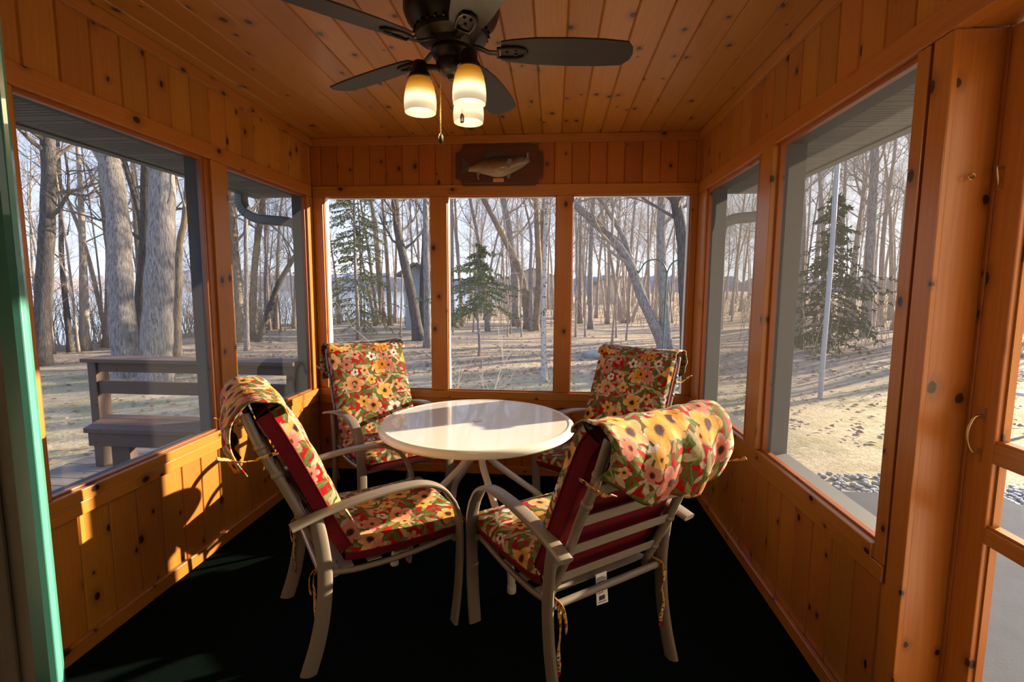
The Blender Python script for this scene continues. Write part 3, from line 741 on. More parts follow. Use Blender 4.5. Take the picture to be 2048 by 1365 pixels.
for k in range(5):
    a = math.radians(6+72*k); R = Matrix.Rotation(a, 4, 'Z')
    U = (R @ Vector((1,0,0))); W = (R @ Vector((0,math.cos(PT),-math.sin(PT)))); N = U.cross(W)
    O = Vector((0,0,dz(ZB+.006)))
    out = [(.165,-.046),(.20,-.055),(.28,-.066),(.40,-.069),(.50,-.066),(.585,-.056),(.605,-.030),(.612,.0),(.608,.030),(.585,.060),(.50,.068),(.40,.069),(.28,.064),(.20,.054),(.165,.044)]
    m = MB(); m.prism([(y, x) for x, y in out], O, W, U, N, .006); m.build('blade', M['blade'], fan, bevel=.0015)
    m = MB()
    def L(x, y, z): return tuple(O + U*x + W*y + N*z)
    m.bar([L(.058,0,.016), L(.09,0,.012), L(.125,0,-.004), L(.160,0,-.006)], tuple(W), [.030,.024,.022,.026], [.012,.010,.008,.007], n=12)
    m.tube([L(x, y, -.0045) for x, y in ((.155,-.022),(.185,-.026),(.22,-.025),(.243,-.017),(.250,0),(.243,.017),(.22,.025),(.185,.026),(.155,.022))], .0055, 8, closed=True)
    for x, y in ((.185,0),(.215,.010),(.215,-.010)): m.tube([L(x,y,-.006), L(x,y,.001)], .0045, 8)
    m.build('blade_bracket', M['bronze'], fan, smooth='auto')
t = NT('amber_frosted_glass'); gz = t.sep(t.n('ShaderNodeTexCoord').outputs['Generated'])[2]
colr = t.ramp(gz, [(0,(1.,.66,.40)),(.12,(1.,.80,.50)),(.36,(1.,.86,.50)),(.58,(1.,.50,.08)),(.80,(.80,.27,.01)),(1,(.60,.18,.005))])
em = t.n('ShaderNodeEmission'); t.put(em.inputs[0], colr)
t.put(em.inputs[1], t.ramp(gz, [(0,(.34,)*3),(.14,(.42,)*3),(.38,(1.1,)*3),(.60,(.46,)*3),(.8,(.27,)*3),(1,(.18,)*3)]))
gs = t.n('ShaderNodeBsdfPrincipled'); t.put(gs.inputs['Base Color'], (.12,.08,.04)); gs.inputs['Roughness'].default_value = .3
ad = t.n('ShaderNodeAddShader'); t.link(em.outputs[0], ad.inputs[0]); t.link(gs.outputs[0], ad.inputs[1]); M['shade'] = t.done(ad)
t = NT('glowing_bulb'); em = t.n('ShaderNodeEmission'); em.inputs[0].default_value = (1.,.78,.45,1); em.inputs[1].default_value = 3.; M['bulb'] = t.done(em)
for a in (186, -48, 69):
    a = math.radians(a); ca, sa = math.cos(a), math.sin(a); cx, cy = .108*ca, .108*sa
    m = MB(); m.bar(smooth_path([(.03*ca,.03*sa,dz(2.175)),(.07*ca,.07*sa,dz(2.178)),(.100*ca,.100*sa,dz(2.180))], 4), (-sa,ca,0), .022, .018, n=10)
    m.lathe([(0,dz(2.196)),(.020,dz(2.195)),(.026,dz(2.186)),(.028,dz(2.165)),(.036,dz(2.152)),(.040,dz(2.142)),(.036,dz(2.139)),(0,dz(2.139))], 28, (cx,cy,0)); lk = m.build('lamp_socket', M['bronze'], fan, smooth='auto')
    m = MB(); m.lathe([(.032,dz(2.146)),(.039,dz(2.135)),(.047,dz(2.115)),(.052,dz(2.09)),(.0545,dz(2.065)),(.0545,dz(2.045)),(.0525,dz(2.030)),(.0505,dz(2.030)),(.0515,dz(2.045)),(.0515,dz(2.065)),(.049,dz(2.09)),(.044,dz(2.115)),(.036,dz(2.135))], 36, (cx,cy,0)); m.build('lamp_shade', M['shade'], fan, smooth='auto')
    m = MB(); m.lathe([(0,dz(2.14)),(.012,dz(2.138)),(.014,dz(2.120)),(.024,dz(2.100)),(.029,dz(2.080)),(.024,dz(2.060)),(.012,dz(2.052)),(0,dz(2.050))], 20, (cx,cy,0)); m.build('bulb', M['bulb'], lk, smooth=True)
for (x, y, z1, zf) in ((-.028,-.055,1.948,1.916), (.030,.02,2.035,2.003)):
    m = MB(); z = 2.150
    while z > z1: m.lathe([(0,dz(z)),(.0022,dz(z-.0014)),(.0022,dz(z-.0028)),(0,dz(z-.0042))], 6, (x,y,0)); z -= .0062
    m.tube([(x,y,dz(2.165)),(x,y,dz(z1))], .0007, 4); pc = m.build('pull_chain', M['brass'], fan, smooth=True)
    m = MB(); m.lathe([(0,dz(z1)),(.004,dz(z1-.001)),(.0075,dz(z1-.010)),(.0078,dz(zf+.006)),(.005,dz(zf)),(0,dz(zf))], 14, (x,y,0)); m.build('fob', M['bronze'], pc, smooth=True)

# ------------------------------------------------------------------ mounted fish
FXC, FZC = -.404, 2.317; YW = YB-.006
fm = thing('mounted_fish', 'mounted fish trophy on a dark notched wooden plaque above the middle window', 'trophy', (FXC, YW, FZC))
def arc(cx, cz, r, a0, a1, n=6): return [(cx+r*math.cos(math.radians(a0+(a1-a0)*i/n)), cz+r*math.sin(math.radians(a0+(a1-a0)*i/n))) for i in range(n+1)]
def plq(hw, hh, r): return arc(-hw,-hh,r,90,0)+arc(hw,-hh,r,180,90)+arc(hw,hh,r,270,180)+arc(-hw,hh,r,360,270)
m = MB(); m.prism(plq(.318,.145,.052), (0,-.004,0), (1,0,0), (0,0,1), (0,-1,0), .012); m.prism(plq(.302,.130,.050), (0,-.015,0), (1,0,0), (0,0,1), (0,-1,0), .008)
# long grain runs across the plaque
m.uv = [[(q[1]+3.3, q[0]*1.6+9) for q in u] if u else u for u in m.uv]
m.build('plaque', M['plaque'], fm, bevel=.003)
t = NT('fish_skin'); tc = t.n('ShaderNodeTexCoord'); gp = t.sep(tc.outputs['Object']); no = t.noise(tc.outputs['Object'], 40, 4)
mid = t.math('MULTIPLY', t.math('MULTIPLY', gp[0], gp[0]), .8)
hgt = t.math('ADD', t.math('SUBTRACT', gp[2], mid), t.math('MULTIPLY', t.math('SUBTRACT', no, .5), .03))
fc = t.ramp(t.map(hgt, -.095, .065), [(0,(.34,.30,.26)),(.16,(.32,.24,.14)),(.40,(.22,.12,.045)),(.66,(.09,.05,.023)),(.88,(.03,.02,.014)),(1,(.022,.016,.012))])
hd = t.map(gp[0], .115, .20, 0., .65); fc = t.mix(hd, fc, t.mix(no, (.12,.10,.075), (.34,.31,.26)))
wv = t.n('ShaderNodeTexVoronoi', voronoi_dimensions='3D'); wv.inputs['Scale'].default_value = 170; t.link(tc.outputs['Object'], wv.inputs['Vector'])
b = t.bsdf(Base_Color=fc, Roughness=.3, Coat_Weight=.4); t.link(t.bump(wv.outputs['Distance'], .25, .002), b.inputs['Normal']); M['fish'] = t.done(b)
M['fin'] = plain('dark_fish_fin', (.055,.042,.030), .4, 0., .3, 60); M['fin_pale'] = plain('pale_fish_fin', (.18,.14,.10), .4, 0., .2, 60); M['eye'] = plain('glass_eye', (.02,.02,.015), .1, 0., .1, 60)
st = [(-.220,-.030,.018,.010),(-.195,-.027,.021,.014),(-.16,-.022,.032,.022),(-.12,-.020,.046,.032),(-.07,-.020,.060,.042),(-.02,-.022,.070,.048),(.03,-.020,.070,.050),(.08,-.012,.062,.047),(.12,.000,.054,.042),(.155,.008,.044,.036),(.185,.016,.032,.028),(.207,.022,.020,.020),(.222,.024,.008,.010)]
SP = smooth_path([np.array(q) for q in st], 4); m = MB(); n = 24
for i, (x, zc, hh, tt) in enumerate(SP):
    for j in range(n): a = 2*PI*j/n; m.v.append((x, -.024 - tt*(.65+math.cos(a)) , zc+hh*math.sin(a)))
for i in range(len(SP)-1):
    for j in range(n): j2 = (j+1) % n; m.face((i*n+j, (i+1)*n+j, (i+1)*n+j2, i*n+j2))
m.face(tuple(range(n))); m.face(tuple(reversed(range((len(SP)-1)*n, len(SP)*n))))
m.build('body', M['fish'], fm, smooth='auto')
def fin(name, poly, y, mat, th=.003):
    m = MB(); m.prism(poly, (0,y,0), (1,0,0), (0,0,1), (0,-1,0), th); return m.build(name, M[mat], fm)
fin('tail_fin', [(-.205,-.012),(-.235,.018),(-.262,.052),(-.278,.062),(-.272,.030),(-.262,.0),(-.268,-.035),(-.285,-.070),(-.268,-.064),(-.235,-.050),(-.205,-.046)], -.030, 'fin')
fin('dorsal_fin', [(-.11,.020),(-.105,.062),(-.075,.080),(-.035,.086),(.0,.094),(.035,.080),(.075,.062),(.085,.040),(.0,.040)], -.050, 'fin')
fin('pectoral_fin', [(.075,.022),(.060,-.010),(.078,-.042),(.086,-.036),(.100,.008),(.092,.024)], -.100, 'fin_pale')
fin('pelvic_fin', [(.070,-.068),(.058,-.085),(.070,-.108),(.078,-.100),(.084,-.108),(.090,-.070)], -.060, 'fin_pale', .002)
fin('anal_fin', [(-.150,-.048),(-.158,-.060),(-.152,-.105),(-.140,-.110),(-.135,-.104),(-.142,-.082),(-.120,-.056)], -.052, 'fin_pale', .002)
m = MB(); m.lathe([(0,.004),(.0045,.002),(.006,0)], 14); o = m.build('eye', M['eye'], fm, smooth=True); o.location = (.178,-.070,.024); o.rotation_euler = (PI/2, 0, 0)
m = MB(); m.tube(smooth_path([(.204,-.05,.030),(.205,-.05,.05),(.203,-.05,.075)], 4), .0028, 8); m.tube(smooth_path([(.214,-.05,.028),(.217,-.052,.05),(.216,-.05,.078)], 4), .0014, 6); o = m.build('lure', M['lure'], fm, smooth=True)
m = MB(); m.box(-.042,.036,-.0265,-.023,-.120,-.093); m.build('name_plate', M['copper'], fm, bevel=.001)

# ------------------------------------------------------------------ outdoors
ZG = -.30
def shore(y):
    return float(np.interp(y, [-20, 8, 13, 21, 24, 32, 60, 160], [-17, -15.2, -14.6, -12.8, -10.2, -6.6, -6.0, -14]))
def ground_z(x, y):
    s = shore(y) - x
    z = ZG - 1.5*min(1, max(0, s/1.6))
    if x > 4: z += min(1.2, .055*max(0, x-4))*min(1, max(0, (y-6)/6))
    d = math.hypot(x, y)
    if d > 6: z += .05*math.sin(x*.9+1.7)*math.sin(y*.7+.4) + .03*math.sin(x*2.3-y*1.9)
    return z
gx = np.concatenate([np.linspace(-46,-17,14), np.linspace(-16,16,81), np.linspace(17.5,70,24)])
gy = np.concatenate([np.linspace(-24,-1,8), np.linspace(0,30,91), np.linspace(31.5,90,30)])
m = MB(); nx = len(gx)
for y in gy:
    for x in gx: m.v.append((x, y, ground_z(x, y)))
for j in range(len(gy)-1):
    for i in range(nx-1): a = j*nx+i; m.face((a, a+1, a+nx+1, a+nx))
g = m.build('ground', M['ground'], smooth=True); g['kind'] = 'structure'
m = MB(); m.quad((-420,-60,-.92),(30,-60,-.92),(30,420,-.92),(-420,420,-.92)); struct(m.build('lake', M['water']))
m = MB(); rg = random.Random(4); n = 260; h = 5.
for i in range(n+1):
    a = math.radians(-12 + 150*i/n); R = 250 if a > math.radians(84) else 150
    h += rg.uniform(-1.1,1.1); h = min(8.2, max(4.2, h)); x, y = R*math.cos(a), R*math.sin(a)
    hh = h if R == 250 else h*.62
    m.v += [(x, y, -2), (x*1.01, y*1.01, hh*.75), (x*1.03, y*1.03, hh+rg.uniform(-.4,.5))]
    if i:
        for k in (0, 1): q = 3*(i-1)+k; m.face((q, q+3, q+4, q+1))
struct(m.build('hills', M['hill'], smooth=False))

# patio slab and gravel strip outside the screen door
m = MB(); m.box(1.17, 3.55, -3., 4.05, -.36, -.17); s_ = struct(m.build('patio_slab', M['concrete'], bevel=.02))
rg = random.Random(8); m = MB()
def pebble(m, x, y, z, r, rg):
    nb = len(m.v); k = 6; a0 = rg.uniform(0, 6)
    sq = rg.uniform(.45, .75)
    for lv, rf in ((-.3, .7), (.35, .95), (.9, .45)):
        for j in range(k):
            a = a0+2*PI*j/k; q = r*rf*rg.uniform(.8, 1.2); m.v.append((x+q*math.cos(a), y+q*math.sin(a), z+lv*r*sq))
    for lv in range(2):
        for j in range(k): m.face((nb+lv*k+j, nb+lv*k+(j+1)%k, nb+(lv+1)*k+(j+1)%k, nb+(lv+1)*k+j))
    m.face(tuple(nb+2*k+j for j in range(k)))
for i in range(1500):
    if i % 2: x, y = rg.uniform(1.2, 4.3), rg.uniform(4.05, 4.75)
    else: x, y = rg.uniform(3.55, 4.3), rg.uniform(1.0, 4.75)
    pebble(m, x, y, ZG+.01, rg.uniform(.016, .042), rg)
tag(m.build('gravel', M['stone'], smooth=False), 'strip of grey gravel along the edge of the concrete patio', 'gravel', kind='stuff')

# fallen leaves
m = MB(); rg = random.Random(21)
for i in range(9000):
    r = 6.5+abs(rg.gauss(0, 1))*5.5; a = math.radians(rg.uniform(46, 150)); x, y = r*math.cos(a)*1.0, r*math.sin(a)
    if x < shore(y)+.2 or y < 3.9: continue
    if y < 9.5 and rg.random() < .72: continue
    s = rg.uniform(.025, .06); th = rg.uniform(0, 6.3); ti = rg.uniform(-.5, .5); z = ground_z(x, y)+.012
    c, q = math.cos(th)*s, math.sin(th)*s
    m.quad((x-c, y-q, z), (x+q*.5, y-c*.5, z+s*ti+.012), (x+c, y+q, z+s*.3*abs(ti)), (x-q*.5, y+c*.5, z+.012-s*ti*.4))
tag(m.build('fallen_leaves', M['leaf_litter']), 'dry brown fallen leaves scattered over the ground under the trees', 'leaves', kind='stuff')

# deck and bench outside the left wall
m = MB(); y = .4
while y < 4.15: m.box(-3.95, XL-EXT-.01, y, y+.134, -.055, -.018, grain=0); y += .140
struct(m.build('deck', M['deck'], bevel=.004))
m = MB(); m.box(-3.96,-3.92,.4,4.15,-.30,-.056); struct(m.build('trim_70', M['bench']))
bn = thing('bench', 'brown stained wooden bench with an open slatted back on the deck outside', 'bench', (-2.80, 3.32, -.0175))
def bpart(name, *b, mat='bench'):
    m = MB(); m.box(*b); return m.build(name, M[mat], bn, bevel=.004)
bpart('top_rail', -.85,.87,.19,.40,.858,.888)
for x in (-.825, .81): bpart('back_post', x-.035,x+.035,.26,.38,.0,.857)
bpart('back_slat', -.789,.774,.275,.315,.773,.857); bpart('back_slat', -.789,.774,.275,.315,.598,.700)
for y0, y1, x0, x1 in ((-.13,.012,-.535,-.60), (.018,.135,-.602,-.655), (.141,.255,-.657,-.71)):
    m = MB(); m.prism([(x0,y0),(.86,y0),(.86,y1),(x1,y1)], (0,0,.402), (1,0,0), (0,1,0), (0,0,1), .036); m.uv = [[(q[1]+3, q[0]) for q in u] if u else u for u in m.uv]; m.build('seat_board', M['bench'], bn, bevel=.004)
bpart('apron', -.52,.85,-.112,-.075,.302,.401)
for x in (-.315, .66): bpart('leg', x-.072,x+.072,-.072,.0,.0,.401)

# shepherd hook, pole, plank, rock, stump
m = MB(); y = 5.2; gz = ground_z(1.14, y)-.12
m.tube([(1.135,y,gz),(1.135,y,.8),(1.148,y,1.56)], .0075, 10)
m.tube(smooth_path([(1.148,y,1.52),(1.145,y,1.60),(1.115,y,1.68),(1.065,y,1.722),(1.00,y,1.728),(.935,y,1.705),(.893,y,1.645),(.868,y,1.60),(.878,y,1.585),(.90,y,1.60)][:8]+[(.862,y,1.598),(.850,y,1.622)], 5), .0068, 10)
m.tube(smooth_path([(1.149,y,1.53),(1.155,y,1.61),(1.19,y,1.685),(1.24,y,1.722),(1.305,y,1.728),(1.37,y,1.705),(1.412,y,1.645),(1.436,y,1.60),(1.452,y,1.622)], 5), .0068, 10)
tag(m.build('shepherd_hook', M['green_metal'], smooth='auto'), 'green metal double shepherd hook standing in the yard outside the right back window', 'garden hook')
m = MB(); m.tube(smooth_path([(4.232,8.08,-.42),(4.24,8.10,.3),(4.30,8.20,1.2),(4.37,8.33,2.2),(4.43,8.46,3.1),(4.50,8.58,4.2)], 6), .036, 12)
tag(m.build('pole', M['white_pole'], smooth='auto'), 'slim white pole standing in the lawn, seen through the right hand screens', 'pole')
pt = thing('plank_bench', 'grey weathered plank bench out on the lawn beyond the screen door', 'bench', (5.72, 6.62, ground_z(5.72, 6.62)), -1.05)
m = MB(); m.box(-.02,1.6,-.14,.14,.46,.50); m.build('seat_board', M['plank'], pt, bevel=.004)
for x in (.25, 1.35):
    m = MB(); m.box(x,x+.05,-.11,.11,-.02,.458); m.build('leg', M['plank'], pt, bevel=.004)
m = MB(); bm = bmesh.new(); bmesh.ops.create_icosphere(bm, subdivisions=3, radius=1.)
for v in bm.verts:
    p = v.co; q = 1+.12*math.sin(4*p.x+1)*math.sin(3*p.y)+.07*math.sin(7*p.z+2*p.x); v.co = Vector((p.x*.36*q, p.y*.25*q, p.z*.16*q))
me = bpy.data.meshes.new('boulder'); bm.to_mesh(me); bm.free(); me.materials.append(M['stone']); o = bpy.data.objects.new('boulder', me); COL.objects.link(o)
for p in me.polygons: p.use_smooth = True
o.location = (1.07, 12.5, ground_z(1.07,12.5)+.06); tag(o, 'low grey boulder in the leaves outside the right back window', 'rock')

# houses beyond the trees
def house(name, label, x, y, w, d, h, rz, wall, rise=1.1, wins=((.2,.9,.6,.8),), door=None):
    z = ground_z(x, y)-.1; t = thing(name, label, 'house', (x, y, z), rz)
    m = MB(); m.box(-w/2,w/2,0,d,0,h); m.prism([(-w/2,h),(w/2,h),(0,h+rise)], (0,0,0), (1,0,0), (0,0,1), (0,1,0), d); m.build('wall', M[wall], t)
    m = MB()
    for s in (-1, 1):
        a = math.atan2(rise, w/2); L = (w/2)/math.cos(a)+.35; U = Vector((s*math.cos(a),0,-math.sin(a))); N = Vector((s*math.sin(a),0,math.cos(a)))
        m.prism([(0,-.3),(L,-.3),(L,d+.3),(0,d+.3)], (0,0,h+rise+.02), tuple(U), (0,1,0), tuple(N), .10)
    m.build('roof', M['roof'], t)
    for (wx, wz, ww, wh) in wins:
        m = MB(); m.box(wx-ww/2-.06,wx+ww/2+.06,-.05,-.001,wz-.06,wz+wh+.06); fr_ = m.build('window_frame', M['pale_paint'], t)
        m = MB(); m.box(wx-ww/2,wx+ww/2,-.06,-.052,wz,wz+wh); m.build('pane', M['pane_dark'], fr_)
    return t
house('cottage', 'small beige cottage with a low roof far beyond the trees of the right back window', 6.4, 52., 3.8, 6, 2.3, .05, 'house', .7, ((.9,.9,.8,.9),))
house('cottage', 'long pale cottage far beyond the big tree clump of the middle window', -2.4, 58., 9.0, 6, 2.4, -.05, 'house', 1.6, ((-2.6,.9,1.2,1.),(.2,.9,1.,1.),(2.6,.9,1.,1.)))
house('shed', 'narrow pale blue shed behind the dark leaning tree of the left back window', -5.35, 19.2, .9, 1.2, 2.35, .1, 'house_blue', .3, ())

# ---- trees
def unit(v): return v/(np.linalg.norm(v)+1e-9)
def grow(mt, mb, p, d, L, r, lvl, rg, up=.12, maxl=3, dens=1.):
    """one branch and its twigs; mt collects thick limbs, mb the fine ones"""
    k = 5 if lvl < 2 else 4
    pts = [p]; q = p.copy(); dd = d.copy()
    for i in range(k-1):
        dd = unit(dd + rg.normal(0, .16, 3) + np.array((0, 0, up))); q = q + dd*L/(k-1); pts.append(q.copy())
    rad = np.linspace(r, r*.35 if lvl < maxl else r*.4, k)
    mb.tube(pts, rad, 6 if lvl == 0 else (4 if lvl == 1 else 3), 0, cap=False)
    if lvl >= maxl: return
    n = max(2, int((5, 5, 4, 3)[lvl]*dens + rg.random()))
    for j in range(n):
        f = rg.uniform(.22, .98); i = min(k-2, int(f*(k-1))); t = f*(k-1)-i
        b = pts[i]*(1-t) + pts[i+1]*t; ax = unit(pts[i+1]-pts[i])
        s = unit(np.cross(ax, rg.normal(0, 1, 3))); a = rg.uniform(.5, 1.05)
        nd = unit(ax*math.cos(a) + s*math.sin(a))
        grow(mt, mb, b, nd, L*rg.uniform(.38, .62), r*(1-f*.6)*rg.uniform(.40, .6), lvl+1, rg, up, maxl, dens)
def hardwood(name, label, path, r1, r0, bk, seed, nb=9, fmin=.28, blen=1.9, top=4.0, maxl=3, dens=1., group=None, twig='twig'):
    """path: centre line of the trunk from its foot up; the crown goes on above it"""
    rg = np.random.default_rng(seed); P = [np.array(p, float) for p in path]
    base = P[0].copy(); gz = ground_z(base[0], base[1]); base[2] = gz
    P[0][2] = min(P[0][2], gz)-.12
    d = unit(P[-1]-P[-2]); H0 = P[-1][2]
    e = P[-1].copy()
    for i in range(3): d = unit(d + rg.normal(0, .07, 3) + np.array((0, 0, .12))); e = e + d*top/3; P.append(e.copy())
    Q = np.array(smooth_path(P, 5)) - base; k = len(Q); S = np.linspace(0, 1, k); iv = (len(path)-1)*5/(k-1)
    rad = np.where(S < iv, r1+(r0-r1)*S/iv, r0*(1-.85*(S-iv)/(1-iv+1e-6)))
    flare = 1 + .55*np.exp(-(Q[:,2]-Q[0][2])/.28); rad = rad*flare
    rad *= 1 + .05*np.sin(np.arange(k)*1.7+seed)
    mt = MB(); mt.tube(Q, rad, 14 if r1 > .1 else 8, 0)
    root = mt.build(name, M[bk], None, smooth=True, loc=tuple(base)); tag(root, label, 'tree', group)
    mb = MB(); n = nb
    for j in range(n):
        f = fmin + (1-fmin)*(j+rg.random())/n; i = min(k-2, int(f*(k-1))); b = Q[i]; ax = unit(Q[i+1]-Q[i])
        a = rg.uniform(0, 2*PI); out = np.array((math.cos(a), math.sin(a), rg.uniform(.05, .75)))
        grow(mt, mb, b, unit(out+ax*.3), blen*rg.uniform(.6, 1.2)*(1.15-.5*f), max(.008, min(rad[i]*.38, .05)), 0, rg, .10, maxl, dens)
    mb.build('branches', M[twig], root)
    return root
def spruce(name, label, x, y, h, r, reach, seed, nwh, z0, dens=1., needle='needle', group=None):
    rg = np.random.default_rng(seed); gz = ground_z(x, y); mt = MB(); k = 9
    pts = [np.array((.03*math.sin(i*1.3), .03*math.cos(i*1.7), -.1+h*i/(k-1))) for i in range(k)]
    mt.tube(pts, np.linspace(r, r*.12, k), 10); root = tag(mt.build(name, M['bark_grey'], None, smooth=True, loc=(x, y, gz)), label, 'tree', group)
    mb = MB(); mn = MB()
    def tuft(p, d, s):
        a = unit(np.cross(d, rg.normal(0, 1, 3))); 
        for w in (a, unit(np.cross(d, a))):
            e = p + d*s; mn.v += [tuple(p-w*.004), tuple(p+d*s*.5-w*.016), tuple(e), tuple(p+d*s*.5+w*.016)]; q = len(mn.v); mn.face((q-4, q-3, q-2, q-1))
    for w in range(nwh):
        f = ((w+rg.random())/nwh)**.9; z = z0 + (h-z0)*f; R = (reach*(1-f)**.75+.10)*rg.uniform(.45, 1.15)
        if rg.random() > dens: continue
        a = rg.uniform(0, 2*PI); d = np.array((math.cos(a), math.sin(a), rg.uniform(-.1, .35))); p = np.array((0, 0, z)); pl = [p.copy()]; n = 7; dr = rg.uniform(.08, .20)
        for i in range(n): d = unit(d + np.array((0, 0, -dr if i < 4 else dr*.5)) + rg.normal(0, .09, 3)); p = p + d*R/n; pl.append(p.copy())
        mb.tube(pl, np.linspace(.013, .003, n+1), 4, cap=False)
        for i in range(1, n+1):
            for s in (-1, 1):
                if rg.random() < .18: continue
                ax = unit(pl[i]-pl[i-1]); sd = unit(np.cross(ax, (0, 0, 1)))*s; L = R*(.34*(1-i/n)+.10)*rg.uniform(.5, 1.25); dd = unit(ax*rg.uniform(.4, .9)+sd+np.array((0, 0, rg.uniform(-.75, .05)))); q = pl[i].copy(); m_ = max(3, int(L/.055))
                mb.tube([q, q+dd*L*.5, q+dd*L+np.array((0, 0, -.05*L))], [.005, .004, .002], 3, cap=False)
                for g_ in range(m_):
                    pp = q + dd*L*(g_+.3)/m_
                    for _ in range(2): tuft(pp, unit(dd + rg.normal(0, .5, 3) + np.array((0, 0, -.25))), rg.uniform(.05, .11))
    mb.build('branches', M['twig_dark'], root); mn.build('needles', M[needle], root); return root
